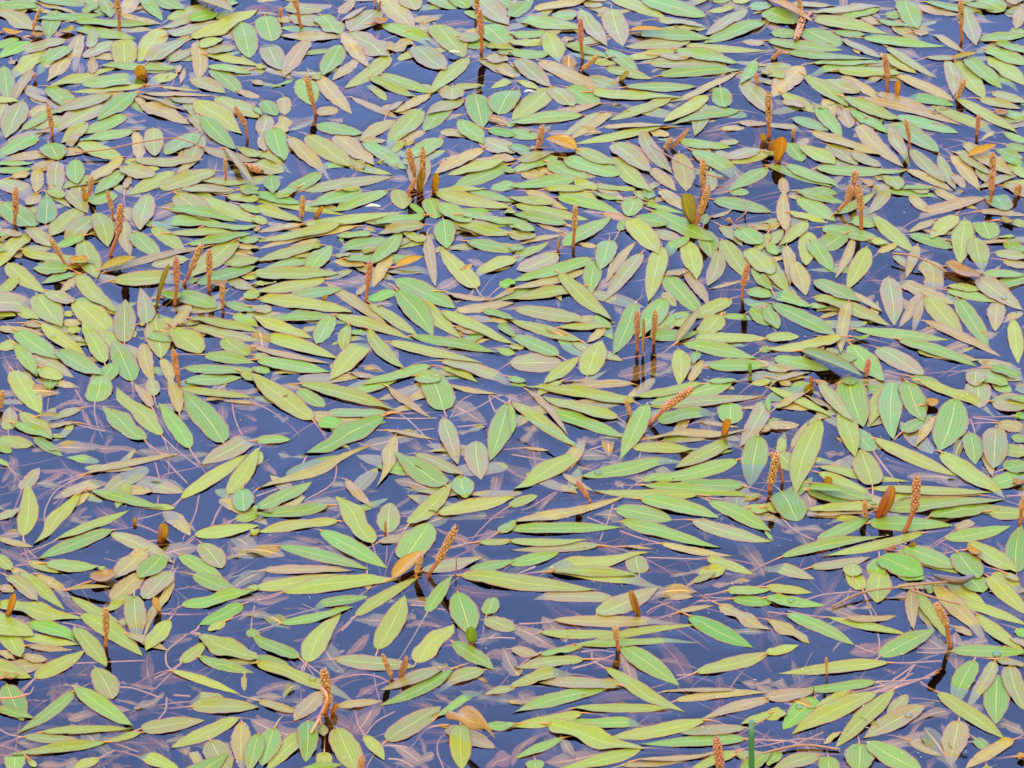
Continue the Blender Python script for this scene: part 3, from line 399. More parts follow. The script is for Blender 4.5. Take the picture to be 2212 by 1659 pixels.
# ---------------------------------------------------------------- materials
class NT:
    def __init__(s, name):
        s.m = bpy.data.materials.new(name); s.m.use_nodes = True; s.t = s.m.node_tree; s.t.nodes.clear()
        s.out = s.n('ShaderNodeOutputMaterial')
    def n(s, t, **k):
        x = s.t.nodes.new(t)
        for a, b in k.items(): setattr(x, a, b)
        return x
    def set(s, sock, v):
        if isinstance(v, bpy.types.NodeSocket): s.t.links.new(v, sock)
        elif v is not None: sock.default_value = v
    def math(s, op, a, b=None, c=None, clamp=False):
        x = s.n('ShaderNodeMath', operation=op, use_clamp=clamp); s.set(x.inputs[0], a)
        if b is not None: s.set(x.inputs[1], b)
        if c is not None: s.set(x.inputs[2], c)
        return x.outputs[0]
    def mix(s, f, a, b, mode='MIX'):
        x = s.n('ShaderNodeMix', data_type='RGBA', blend_type=mode); s.set(x.inputs[0], f); s.set(x.inputs[6], a); s.set(x.inputs[7], b); return x.outputs[2]
    def rng(s, v, a, b, c=0.0, d=1.0, smooth=True):
        x = s.n('ShaderNodeMapRange', interpolation_type='SMOOTHSTEP' if smooth else 'LINEAR'); s.set(x.inputs['Value'], v)
        for k, q in (('From Min', a), ('From Max', b), ('To Min', c), ('To Max', d)): s.set(x.inputs[k], q)
        return x.outputs[0]
    def noise(s, vec, scale, detail=3, rough=.55):
        x = s.n('ShaderNodeTexNoise'); s.set(x.inputs['Vector'], vec); x.inputs['Scale'].default_value = scale; x.inputs['Detail'].default_value = detail; x.inputs['Roughness'].default_value = rough
        return x.outputs['Fac']
    def voro(s, vec, scale, out='Distance'):
        x = s.n('ShaderNodeTexVoronoi'); s.set(x.inputs['Vector'], vec); x.inputs['Scale'].default_value = scale; return x.outputs[out]
    def bump(s, h, st, dist=0.0005):
        x = s.n('ShaderNodeBump'); s.set(x.inputs['Height'], h); x.inputs['Strength'].default_value = st; x.inputs['Distance'].default_value = dist; return x.outputs[0]
    def bsdf(s, col, rough, spec=.5, nrm=None):
        x = s.n('ShaderNodeBsdfPrincipled'); s.set(x.inputs['Base Color'], col); s.set(x.inputs['Roughness'], rough); s.set(x.inputs['Specular IOR Level'], spec)
        if nrm is not None: s.set(x.inputs['Normal'], nrm)
        return x
def leaf_material(name, vein=(.19, .225, .03, 1), translucent=0.0, rough=.36, dust=1.0, spec=.09):
    N = NT(name)
    uv = N.n('ShaderNodeUVMap'); uv.uv_map = 'uv'; sp = N.n('ShaderNodeSeparateXYZ'); N.set(sp.inputs[0], uv.outputs[0])
    u, v = sp.outputs[0], sp.outputs[1]
    s = N.math('MULTIPLY_ADD', v, 2.0, -1.0); av = N.math('ABSOLUTE', s)
    tint = N.n('ShaderNodeAttribute'); tint.attribute_name = 'tint'
    par = N.n('ShaderNodeAttribute'); par.attribute_name = 'par'; ps = N.n('ShaderNodeSeparateColor'); N.set(ps.inputs[0], par.outputs['Color'])
    rnd, dec, pur = ps.outputs[0], ps.outputs[1], ps.outputs[2]
    pos = N.n('ShaderNodeNewGeometry').outputs['Position']
    big = N.noise(pos, 38, 3); mid = N.noise(pos, 170, 4, .6); fine = N.noise(pos, 1500, 3, .7)
    # purple-brown bloom, stronger on some leaves and towards the margins
    f = N.math('MULTIPLY', N.rng(N.math('ADD', N.math('ADD', big, N.math('MULTIPLY', N.math('SUBTRACT', u, .5), N.math('MULTIPLY_ADD', rnd, .5, -.1))), N.math('MULTIPLY', av, .16)), .42, .70), pur)
    col = N.mix(f, tint.outputs['Color'], (.138, .098, .034, 1))
    col = N.mix(N.rng(mid, .35, .7, 0, .35), col, N.mix(1.0, col, (1.12, 1.06, .85, 1), 'MULTIPLY'))
    # veins that run from base to tip
    w = N.math('ABSOLUTE', N.math('SINE', N.math('MULTIPLY', av, math.pi*4.0)))
    vf = N.math('MULTIPLY', N.rng(w, .0, .34, .55, 0), N.rng(av, .86, .95, 1, 0))
    col = N.mix(vf, col, vein)
    w2 = N.math('ABSOLUTE', N.math('SINE', N.math('MULTIPLY', av, math.pi*17.0)))
    col = N.mix(N.rng(w2, 0, .5, .28, 0), col, N.mix(1.0, col, (.62, .66, .6, 1), 'MULTIPLY'))
    # faint cross veins
    cx = N.n('ShaderNodeCombineXYZ'); N.set(cx.inputs[0], N.math('MULTIPLY', u, 160.0)); N.set(cx.inputs[1], N.math('MULTIPLY', v, 9.0)); N.set(cx.inputs[2], N.math('MULTIPLY', rnd, 40.0))
    cn = N.noise(cx.outputs[0], 1.0, 1)
    col = N.mix(N.rng(cn, .45, .7, 0, .17), col, N.mix(1.0, col, (.7, .7, .62, 1), 'MULTIPLY'))
    mf = N.rng(av, .02, .075, .85, 0)
    col = N.mix(mf, col, N.mix(.3, vein, (.25, .2, .04, 1)))
    ef = N.rng(N.math('ADD', av, N.math('MULTIPLY', mid, .06)), .90, .97, 0, .85)
    col = N.mix(ef, col, (.16, .06, .035, 1))
    # tan, dead patches with black rot in them, from the tip and the margins inward
    dn = N.math('ADD', N.math('ADD', N.noise(pos, 95, 5, .65), N.math('MULTIPLY', av, .16)), N.math('MULTIPLY', N.math('ABSOLUTE', N.math('SUBTRACT', u, .42)), .22))
    th = N.math('SUBTRACT', .98, N.math('MULTIPLY', dec, .42))
    df = N.rng(N.math('SUBTRACT', dn, th), 0.0, .05)
    col = N.mix(df, col, N.mix(mid, (.27, .17, .07, 1), (.17, .10, .05, 1)))
    rf = N.math('MULTIPLY', N.rng(N.math('SUBTRACT', dn, th), .05, .09), N.rng(N.noise(pos, 420, 3), .5, .56))
    col = N.mix(rf, col, (.022, .016, .02, 1))
    # small insect blotches, grit and pale dust
    vd = N.n('ShaderNodeTexVoronoi'); N.set(vd.inputs['Vector'], pos); vd.inputs['Scale'].default_value = 620
    vs = N.n('ShaderNodeSeparateColor'); N.set(vs.inputs[0], vd.outputs['Color'])
    dots = N.math('MULTIPLY', N.rng(vd.outputs['Distance'], .14, .26, 1, 0), N.rng(vs.outputs[0], .45, .5, 0, .75))
    col = N.mix(dots, col, N.mix(1.0, col, (.42, .4, .36, 1), 'MULTIPLY'))
    vw = N.n('ShaderNodeTexVoronoi'); N.set(vw.inputs['Vector'], pos); vw.inputs['Scale'].default_value = 470
    ws = N.n('ShaderNodeSeparateColor'); N.set(ws.inputs[0], vw.outputs['Color'])
    white = N.math('MULTIPLY', N.rng(vw.outputs['Distance'], .10, .2, 1, 0), N.rng(N.math('ADD', ws.outputs[1], N.math('MULTIPLY', big, .22)), .97, 1.0, 0, .75*dust))
    col = N.mix(white, col, (.52, .5, .42, 1))
    col = N.mix(N.rng(fine, .3, .75, .12, 0), col, (.02, .02, .01, 1))
    h = N.math('ADD', N.math('MULTIPLY', w, .5), N.math('ADD', N.math('MULTIPLY', fine, .3), N.math('MULTIPLY', mid, 1.6)))
    if translucent > 0:                          # the underside is redder and darker
        col = N.mix(N.n('ShaderNodeNewGeometry').outputs['Backfacing'], col, N.mix(1.0, col, (.62, .40, .7, 1), 'MULTIPLY'))
    nrm = N.bump(h, .35, .0006)
    b = N.bsdf(col, N.rng(mid, .3, .7, rough-.06, rough+.12), N.math('MULTIPLY_ADD', pur, .12, spec), nrm)
    if translucent > 0:
        tr = N.n('ShaderNodeBsdfTranslucent'); N.set(tr.inputs[0], N.mix(1.0, col, (1.9, 1.5, .6, 1), 'MULTIPLY'))
        ms = N.n('ShaderNodeMixShader'); ms.inputs[0].default_value = translucent
        N.t.links.new(b.outputs[0], ms.inputs[1]); N.t.links.new(tr.outputs[0], ms.inputs[2]); N.t.links.new(ms.outputs[0], N.out.inputs[0])
    else: N.t.links.new(b.outputs[0], N.out.inputs[0])
    return N.m
def simple_material(name, scale=700, rough=.45, var=.5, transl=0.0, spec=.5, bumpd=.0004):
    N = NT(name); t = N.n('ShaderNodeAttribute'); t.attribute_name = 'tint'
    pos = N.n('ShaderNodeNewGeometry').outputs['Position']
    a = N.noise(pos, scale, 4, .65); b = N.noise(pos, scale*.12, 3)
    col = N.mix(N.rng(a, .35, .7, 0, var), t.outputs['Color'], N.mix(1.0, t.outputs['Color'], (.45, .4, .38, 1), 'MULTIPLY'))
    col = N.mix(N.rng(b, .4, .7, 0, var), col, N.mix(1.0, col, (1.35, 1.25, 1.0, 1), 'MULTIPLY'))
    p = N.bsdf(col, rough, spec, N.bump(a, .5, bumpd))
    if transl:
        tr = N.n('ShaderNodeBsdfTranslucent'); N.set(tr.inputs[0], col); ms = N.n('ShaderNodeMixShader'); ms.inputs[0].default_value = transl
        N.t.links.new(p.outputs[0], ms.inputs[1]); N.t.links.new(tr.outputs[0], ms.inputs[2]); N.t.links.new(ms.outputs[0], N.out.inputs[0])
    else: N.t.links.new(p.outputs[0], N.out.inputs[0])
    return N.m
def drowned_material():
    N = NT('drowned_leaf'); uv = N.n('ShaderNodeUVMap'); uv.uv_map = 'uv'; sp = N.n('ShaderNodeSeparateXYZ'); N.set(sp.inputs[0], uv.outputs[0])
    av = N.math('ABSOLUTE', N.math('MULTIPLY_ADD', sp.outputs[1], 2.0, -1.0))
    t = N.n('ShaderNodeAttribute'); t.attribute_name = 'tint'; pos = N.n('ShaderNodeNewGeometry').outputs['Position']
    a = N.noise(pos, 260, 5, .7); b = N.noise(pos, 70, 3)
    col = N.mix(N.rng(a, .3, .7, 0, .6), t.outputs['Color'], N.mix(1.0, t.outputs['Color'], (.5, .42, .42, 1), 'MULTIPLY'))
    w = N.math('ABSOLUTE', N.math('SINE', N.math('MULTIPLY', av, math.pi*3.5)))
    col = N.mix(N.rng(w, 0, .4, .35, 0), col, (.27, .17, .04, 1))
    col = N.mix(N.rng(av, .05, .13, .9, 0), col, (.34, .20, .05, 1))
    p = N.bsdf(col, .6, .2)
    # rotted through: skeleton tissue with real gaps
    al = N.math('MAXIMUM', N.rng(N.math('SUBTRACT', N.math('ADD', a, N.math('MULTIPLY', b, .6)), N.math('MULTIPLY', av, .30)), .38, .52, .22, .88), N.rng(av, .06, .12, .95, 0))
    tr = N.n('ShaderNodeBsdfTransparent'); ms = N.n('ShaderNodeMixShader'); N.set(ms.inputs[0], al)
    N.t.links.new(tr.outputs[0], ms.inputs[1]); N.t.links.new(p.outputs[0], ms.inputs[2]); N.t.links.new(ms.outputs[0], N.out.inputs[0])
    return N.m
M_LEAF = leaf_material('pondweed_leaf')
M_CURL = leaf_material('young_curled_leaf', vein=(.38, .25, .04, 1), translucent=.3, rough=.22, dust=.3, spec=.35)
M_STEM = simple_material('stem', 800, .42, .45)
M_HEAD = simple_material('seed_head', 1500, .5, .55, bumpd=.0003)
M_DROWN = drowned_material()
M_DEBRIS = simple_material('debris', 900, .8, .4, spec=.2)

TINT = {'g': (.080, .150, .017), 'y': (.130, .160, .013), 'k': (.112, .126, .018), 'o': (.168, .132, .018), 'd': (.068, .160, .014),
        'c': (.075, .145, .038), 'b': (.150, .100, .030), 'r': (.20, .07, .04)}
# ---------------------------------------------------------------- floating leaves
G = 0.002; GX0, GX1, GY0, GY1 = -1.6, 1.6, 1.6, 5.2
HM = np.zeros((int((GY1-GY0)/G), int((GX1-GX0)/G)), np.float32)      # how high leaves already lie at each spot of the pond
def hm_get(X, Y, r=1):
    i = np.clip(((Y-GY0)/G).astype(int), r, HM.shape[0]-1-r); j = np.clip(((X-GX0)/G).astype(int), r, HM.shape[1]-1-r)
    h = HM[i, j]
    for di in (-r, 0, r):
        for dj in (-r, 0, r): h = np.maximum(h, HM[i+di, j+dj])
    return h
def hm_put(P):
    n, m = P.shape[:2]; a = np.linspace(0, n-1, n*7); b = np.linspace(0, m-1, m*5)
    i0 = np.minimum(a.astype(int), n-2); j0 = np.minimum(b.astype(int), m-2); fi = (a-i0)[:, None, None]; fj = (b-j0)[None, :, None]
    A = P[i0][:, j0]; B = P[i0+1][:, j0]; D = P[i0][:, j0+1]; E = P[i0+1][:, j0+1]
    Q = (A*(1-fi)+B*fi)*(1-fj)+(D*(1-fi)+E*fi)*fj
    I = np.clip(((Q[..., 1]-GY0)/G).astype(int), 0, HM.shape[0]-1); J = np.clip(((Q[..., 0]-GX0)/G).astype(int), 0, HM.shape[1]-1)
    np.maximum.at(HM, (I, J), Q[..., 2].astype(np.float32))
NU, NV = 20, 9
WX0, WX1, WY0, WY1 = -0.93, 0.93, 2.08, 4.33          # where the water sheet is fine enough to carry wetting rims
def leaf_shape(Bp, Tp, wpx, code, px=None, z0=0.0006, submerged=False):
    """grid of points for one leaf from its stalk end to its tip"""
    a = Tp-Bp; L = np.linalg.norm(a); a = a/L; nrm = np.array([-a[1], a[0], 0.0])
    mid = (Bp+Tp)/2
    if px:                                       # true width from how wide it looks
        b0, t0 = proj(Bp), proj(Tp); ax = (t0-b0)/np.linalg.norm(t0-b0); q = proj(mid+nrm*.01)-proj(mid-nrm*.01)
        per = abs(q[0]*-ax[1]+q[1]*ax[0])/.02; W = wpx/per
    else: W = wpx
    W = min(W, L*.95)
    r = W/L
    u = np.linspace(0, 1, NU); u = u - .035*np.sin(2*math.pi*u)   # closer rows at the ends
    if 'h' in code: qb, qt, g = .42, .5, .9
    elif r > .42: qb, qt, g = random.uniform(.5, .62), random.uniform(.55, .8), random.uniform(.82, 1.0)
    elif r > .22: qb, qt, g = random.uniform(.55, .75), random.uniform(.8, 1.1), random.uniform(.72, .92)
    else: qb, qt, g = random.uniform(.65, .95), random.uniform(1.0, 1.35), random.uniform(.68, .95)
    ss = 2*u**g-1; f = np.maximum(1-np.abs(ss)**random.uniform(1.9, 2.3), 0)**np.where(ss < 0, qb, qt); f /= f.max(); f = np.maximum(f, .012)
    s = np.linspace(-1, 1, NV)
    bend = random.uniform(-1, 1)*(.045 if r < .3 else .025)*L
    k = random.uniform(.8, 1.6) if 'w' in code else random.uniform(.6, 1.2); amp = .2 if 'w' in code else .055
    ph = random.uniform(0, 6.28); ph2 = ph+random.uniform(.5, 2.4)
    left = 1+amp*np.sin(2*math.pi*k*u*1.3+ph)+.03*np.sin(31*u+ph); right = 1+amp*np.sin(2*math.pi*k*u*1.3+ph2)+.03*np.sin(27*u+ph2)
    if code[0] in 'ob':
        left = left*(1-.12*rng.random(NU)); right = right*(1-.12*rng.random(NU))
    off = 4*bend*u*(1-u) + ('w' in code)*.03*L*np.sin(6*u+ph)*u*(1-u)*4
    side = np.where(s[None, :] < 0, left[:, None], right[:, None])
    across = off[:, None]+s[None, :]*side*(f*W/2)[:, None]
    X = Bp[0]+a[0]*L*u[:, None]+nrm[0]*across; Y = Bp[1]+a[1]*L*u[:, None]+nrm[1]*across
    fold = random.uniform(-.02, .05)*W*(np.abs(s)[None, :]**1.5)*(f[:, None])
    und = .0006*np.sin(5*u+ph)[:, None]*np.ones((1, NV)) + (.0011 if 'w' in code else .0004)*np.sin(11*u+ph2)[:, None]*s[None, :]
    if submerged: Z = Bp[2]+und*4+fold
    else:
        h = hm_get(X, Y)
        h = np.where(h > 0, h+.0003, 0)
        for _ in range(2):                       # a blade is stiff: it bridges the dips
            hp = np.pad(h, 1, mode='edge'); h = np.maximum(h, (hp[:-2, 1:-1]+hp[2:, 1:-1]+hp[1:-1, :-2]+hp[1:-1, 2:])/4)
        Z = z0+np.maximum(und+fold, -.0001)+h
        Z = np.minimum(Z, .0055+z0)
        if random.random() < .13:                # some tips and bases have slipped under
            e = u if random.random() < .7 else 1-u; Z = Z-.0075*np.clip((e-random.uniform(.62, .85))/.25, 0, 1)[:, None]**1.3
    P = np.stack([X, Y, Z], -1)
    U = np.stack([np.repeat(u[:, None], NV, 1), np.repeat((s[None, :]+1)/2, NU, 0)], -1)
    return P, U, W, L, a
def stalk_points(B, a, zb, n=7):
    L = random.uniform(.03, .075); c = random.uniform(-.5, .5); nrm = np.array([-a[1], a[0], 0]); pts = []
    dive = random.uniform(.010, .035)
    for i in range(n):
        t = i/(n-1); p = B + a*.003*(1-t) - a*L*t + nrm*c*L*t*t; p = np.array([p[0], p[1], zb+.0004-(zb+dive)*t**1.3]); pts.append(p)
    return pts
def tint_of(code):
    t = np.array(TINT[code[0]])*random.uniform(.86, 1.14)
    j = random.uniform(-.1, .1); t = t*np.array([1+j, 1, 1-j])
    pur = {'g': .28, 'y': .3, 'k': .95, 'o': .75, 'd': .05, 'c': .3, 'b': .9, 'r': .9}[code[0]]*random.uniform(.5, 1.15)
    dec = {'g': .2, 'y': .32, 'k': .28, 'o': .62, 'd': .02, 'c': .1, 'b': .5, 'r': .5}[code[0]]*random.uniform(.4, 1.2)
    return tuple(np.clip(t, .01, .5)), (random.random(), min(dec, 1), min(pur, 1), 1)
leaves = []
for e in LEAVES.replace('\n', '').split(';'):
    if not e.strip(): continue
    q = e.split(); leaves.append([int(x) for x in q[:5]]+[q[5]])
def clip_area(l):
    x0, y0, x1, y1, w, c = l; n = 12; k = sum(1 for i in range(n+1) if 0 < x0+(x1-x0)*i/n < 3840 and 0 < y0+(y1-y0)*i/n < 2880)/(n+1)
    return math.hypot(x1-x0, y1-y0)*w*.7*k*(.5 if 'u' in c else 1)*(0 if c[0] == 'b' or 'b' in c[1:] else 1)
rank = sorted(range(len(leaves)), key=lambda i: -clip_area(leaves[i])); chosen = set(rank[:300])
SPK = [[int(x) for x in e.split()] for e in SPIKES.replace('\n', '').split(';') if e.strip()]
CUR = [e.split() for e in CURLED.replace('\n', '').split(';') if e.strip()]
# --- words for labels
ONES = 'zero one two three four five six seven eight nine ten eleven twelve thirteen fourteen fifteen sixteen seventeen eighteen nineteen'.split()
def num(n):
    if n < 20: return ONES[n]
    if n > 99: return 'ninety-nine'
    t = 'twenty thirty forty fifty sixty seventy eighty ninety'.split()[n//10-2]; return t if n % 10 == 0 else t+'-'+ONES[n % 10]
def where(px, py): return '%s percent across, %s percent down' % (num(round(px/38.4)), num(round(py/28.8)))
def heading(dx, dy):
    a = math.degrees(math.atan2(-dy, dx)) % 360
    return ['right', 'upper right', 'top', 'upper left', 'left', 'lower left', 'bottom', 'lower right'][int((a+22.5)//45) % 8]
LOOK = {'g': 'green', 'y': 'yellow-green', 'k': 'purplish green', 'o': 'browning olive', 'd': 'bright green', 'c': 'blue-green', 'b': 'brown', 'r': 'red-brown'}
used = set()
def unique(lab, px, py, tail='%s'):
    s = lab+', '+where(px, py)
    k = 0
    while s in used:
        k += 1; px += 20 if k % 2 else 0; py += 0 if k % 2 else 15; s = lab+', '+where(px, py)
    used.add(s); return s
def leaf_label(l):
    x0, y0, x1, y1, w, c = l; r = w/math.hypot(x1-x0, y1-y0)
    shp = 'heart-shaped' if 'h' in c else 'broad oval' if r > .58 else 'oval' if r > .38 else 'lance-shaped' if r > .22 else 'long narrow'
    wav = 'wavy ' if 'w' in c else ''
    mx, my = (x0+x1)/2, (y0+y1)/2; s = '%s%s %s leaf, tip to %s' % (wav, shp, LOOK[c[0]], heading(x1-x0, y1-y0))
    if len(s.split()) < 9 and min(math.hypot(q[0]-mx, q[1]-my) for q in SPK) < 110: s += ' beside spike'
    return unique(s, min(max((x0+x1)/2, 20), 3820), min(max((y0+y1)/2, 15), 2865))
stuff, stuff_drown, stuff_stalk = MB(), MB(), MB()
for _ in range(430):
    px, py = random.uniform(-60, 3900), 2000*random.random()**1.3-40; an = random.gauss(0, .6)+random.choice((0, math.pi)); L = random.uniform(.035, .07)
    B = on_z(px, py); T = B+np.array([math.cos(an), math.sin(an), 0])*L; c = random.choice('okkgyb').replace('b', 'o')
    P, U, W, L, a = leaf_shape(B, T, L*random.uniform(.18, .42), c, z0=.0002); hm_put(P); t, p = tint_of(c); stuff.grid(P, U, t, p)
order = sorted(range(len(leaves)), key=lambda i: (0 if 'u' in leaves[i][5] else 1 if leaves[i][5][0] == 'o' and random.random() < .6 else 2, random.random()))
for i in order:
    x0, y0, x1, y1, w, c = leaves[i]
    sub = 'u' in c and 'b' in c or 'b' in c[1:]
    z = -random.uniform(.003, .014) if sub else 0.0
    B, T = on_z(x0, y0, z), on_z(x1, y1, z)
    P, U, W, L, a = leaf_shape(B, T, w, c, px=True, submerged=sub)
    if not sub: hm_put(P)
    t, p = tint_of(c)
    if sub:
        if c[0] != 'b': t = tuple(np.array(t)*.8+np.array((.03, .01, .01)))
        stuff_drown.grid(P, U, t, p); continue
    zb = float(P[0, :, 2].mean()); pts = stalk_points(B, a, zb); st = (.28, .12, .022) if random.random() < .8 else (.22, .15, .03)
    if i in chosen:
        root = empty('floating_leaf', B); tag(root, leaf_label(leaves[i]), 'leaf', 'pondweed leaves floating on the pond')
        m = MB(); m.grid(P, U, t, p); m.obj('blade', M_LEAF, root, B)
        m = MB(); m.tube(pts, lambda q: .00085-.0002*q, st); m.obj('leaf_stalk', M_STEM, root, B)
    else:
        stuff.grid(P, U, t, p)
        stuff_stalk.tube(pts, .0008, st, sides=5)
# leaves just under the surface in the gaps of the mat
for _ in range(430):
    px, py = random.uniform(-60, 3900), 2940*random.random()**1.5-40; z = -random.uniform(.001, .006)
    an = random.gauss(0, .7)+random.choice((0, math.pi)); L = random.uniform(.03, .075); B = on_z(px, py, z); T = B+np.array([math.cos(an), math.sin(an), 0])*L
    P, U, W, L, a = leaf_shape(B, T, L*random.uniform(.16, .4), 'b', submerged=True); t, p = tint_of(random.choice('ook')); t = tuple(np.array(t)*np.array((1.0, .85, .9))); stuff_drown.grid(P, U, t, p)
# the mat goes on a little way past what the photograph shows
NU, NV = 12, 5
for _ in range(6000):
    x = random.uniform(-1.5, 1.5); y = random.uniform(1.7, 5.1); h = abs(x)*1.0; pp = proj((x, y, 0))
    if -150 < pp[0] < 3990 and -110 < pp[1] < 2990: continue
    an = random.gauss(0, .5)+random.choice((0, math.pi)); L = random.uniform(.045, .1); c = random.choice('ggyyykko')
    B = np.array([x, y, 0]); T = B+np.array([math.cos(an), math.sin(an), 0])*L
    P, U, W, L, a = leaf_shape(B, T, L*random.uniform(.2, .45), c); hm_put(P); t, p = tint_of(c); stuff.grid(P, U, t, p)
NU, NV = 20, 9
o = stuff.obj('pondweed_leaves', M_LEAF); tag(o, 'mat of smaller pondweed leaves filling the gaps between the larger ones', 'floating leaves', kind='stuff')
q = stuff_stalk.obj('leaf_stalks', M_STEM, o); q['kind'] = 'stuff'

# ---------------------------------------------------------------- drowned leaves and stems
def smooth_line(pts, n):
    pts = [np.array(p, float) for p in pts]; pts = [2*pts[0]-pts[1]]+pts+[2*pts[-1]-pts[-2]]; out = []
    m = len(pts)-3
    for k in range(n):
        t = k/(n-1)*m; i = min(int(t), m-1); f = t-i; p0, p1, p2, p3 = pts[i:i+4]
        out.append(.5*((2*p1)+(p2-p0)*f+(2*p0-5*p1+4*p2-p3)*f*f+(3*p1-p0-3*p2+p3)*f**3))
    return out
def ribbon(mb, pts, W, tint, n=22, end=.5):
    c = smooth_line(pts, n); m = 7; P = np.zeros((n, m, 3)); U = np.zeros((n, m, 2)); ph = random.uniform(0, 6); tw = random.uniform(-.5, .5)
    for i in range(n):
        d = c[min(i+1, n-1)]-c[max(i-1, 0)]; d /= np.linalg.norm(d)+1e-9; nr = np.array([-d[1], d[0], 0]); t = i/(n-1)
        f = (max(t, .001)**.5*max(1-t, .001)**end)*1.6*(1+.15*math.sin(9*t+ph))*(1-.15*random.random())
        for j in range(m):
            s = -1+2*j/(m-1); P[i, j] = c[i]+nr*s*f*W/2+np.array([0, 0, s*f*W*.3*math.sin(tw*6*t+ph)+.0008*math.sin(14*t+s*3)]); U[i, j] = (t, (s+1)/2)
    P[..., 2] = np.minimum(P[..., 2], -.0015)
    mb.grid(P, U, tint, (random.random(), .5, .5, 1))
RIB = [[int(x) for x in e.split()] for e in RIBBONS.replace('\n', '').split(';') if e.strip()]
for q in RIB:
    w = q[-1]; q = q[:-1]; z = -random.uniform(.003, .013)
    pts = [on_z(q[k], q[k+1], z-random.uniform(0, .004)) for k in range(0, len(q), 2)]
    mid = pts[len(pts)//2]; per = np.linalg.norm(proj(mid+np.array([.01, 0, 0]))-proj(mid))/.01
    t = np.array(random.choice([(.17, .085, .012), (.14, .075, .015), (.18, .10, .010), (.15, .065, .012)]))*random.uniform(.8, 1.2)
    m = MB(); ribbon(m, pts, w/per*1.5, tuple(t)); o = m.obj('drowned_leaf', M_DROWN, origin=mid)
    x, y = sum(q[0::2])/(len(q)/2), sum(q[1::2])/(len(q)/2)
    tag(o, unique('brown drowned leaf running to %s' % heading(q[-2]-q[0], q[-1]-q[1]), min(max(x, 20), 3820), min(y, 2865)), 'drowned leaf', 'rotting leaves under the water')
for _ in range(700):                                                # the murky tangle lower down
    px, py = random.uniform(-100, 3940), random.uniform(-80, 2960); z = -random.triangular(.004, .035, .012)
    an = random.uniform(0, 6.28); L = random.uniform(120, 420); c = random.uniform(-.6, .6); pts = []
    for k in range(4):
        t = k/3; aa = an+c*t; pts.append(on_z(px+math.cos(aa)*L*t, py+math.sin(aa)*L*t*.6, z-.004*math.sin(3*t)))
    t = np.array(random.choice([(.18, .095, .012), (.15, .085, .016), (.19, .11, .010), (.12, .10, .012)]))*random.uniform(.7, 1.15)
    if random.random() < .66: ribbon(stuff_drown, pts, random.uniform(.009, .024), tuple(t))
    else:
        cpts = smooth_line(pts, 12); P = np.array([[p+np.array([0, .0007*s, .0003*(1-abs(s))]) for s in (-1, 0, 1)] for p in cpts])
        stuff_drown.grid(P, np.zeros((12, 3, 2))+.5, (.24, .13, .02), (0, 0, 0, 1))
o = stuff_drown.obj('submerged_weed', M_DROWN); tag(o, 'tangle of brown rotting weed in the dark water', 'submerged weed', kind='stuff')
for e in STEMS.replace('\n', '').split(';'):
    if not e.strip(): continue
    q = [int(x) for x in e.split()]; n = len(q)//2; z0 = -.0002
    pts = [on_z(q[2*k], q[2*k+1], z0-(.002*random.random()+.003*(k/(n-1)))) for k in range(n)]
    m = MB(); cpts = smooth_line(pts, 10*n if n > 2 else 8); r = random.uniform(.0007, .0010)
    m.tube(cpts, r, random.choice([(.33, .15, .03), (.30, .15, .035), (.34, .18, .035), (.31, .12, .03)]))
    o = m.obj('trailing_stem', M_STEM, origin=pts[0]); x, y = sum(q[0::2])/n, sum(q[1::2])/n
    tag(o, unique('thin brown stem trailing to %s' % heading(q[-2]-q[0], q[-1]-q[1]), x, min(y, 2865)), 'stem', 'leaf stems trailing in the water')
# the long arching runner that crosses over the leaves in the upper left
def runner(pix, z, r, lab, col=(.17, .075, .035)):
    pts = [on_z(a, b, zz) for (a, b), zz in zip(pix, z)]; m = MB(); m.tube(smooth_line(pts, 40), r, col); o = m.obj('arching_stem', M_STEM, origin=pts[0])
    tag(o, lab, 'stem', 'stems lying over the leaves')
runner([(278, 572), (400, 560), (520, 535), (640, 518), (700, 528), (768, 555)], [.006, .009, .012, .014, .012, .004], .0009, 'red-brown arching stem lying across leaves, a quarter of the way down the left side')
runner([(2440, 545), (2560, 615), (2640, 650), (2720, 672)], [.006, .010, .010, .006], .0009, 'thin red stem lying over oval leaves left of the tallest upper right spikes')
runner([(2790, 745), (2800, 790), (2758, 830)], [.006, .016, .004], .0009, 'short hooked stem beside the leaning upper middle spikes')
runner([(3345, 950), (3420, 958), (3500, 990), (3550, 1020)][:4], [.009, .012, .009, .005], .0011, 'brown stem bending onto a leaf right of centre top')
runner([(3120, 2275), (3240, 2220), (3400, 2198), (3560, 2180)], [.002, .006, .008, .009], .0011, 'long red-brown stem crossing the leaf cluster near the right edge', (.15, .075, .035))
runner([(3415, 2212), (3500, 2240), (3600, 2265)], [.009, .010, .008], .0011, 'red stem running down right over the leaf cluster near the right edge', (.17, .075, .035))
runner([(0, 2618), (60, 2615), (108, 2602)], [.006, .009, .006], .0010, 'red-brown stem lying over an oval leaf at the lower left edge', (.3, .11, .05))
runner([(1166, 2750), (1200, 2690), (1225, 2630), (1222, 2600), (1208, 2578)], [.004, .012, .03, .036, .034], .0014, 'pink-brown stem climbing beside the lower middle spike', (.33, .14, .07))
runner([(2800, 2840), (3000, 2795), (3150, 2810)], [.003, .003, .002], .0011, 'pale brown stem along the bottom edge under pointed leaves')

runner([(3500, 2156), (3545, 2170), (3600, 2178), (3652, 2160)], [.006, .009, .009, .008], lambda q: .0016+.0026*math.sin(3*q), 'thick dark brown bent stalk lying over leaves near the right edge', (.06, .035, .025))
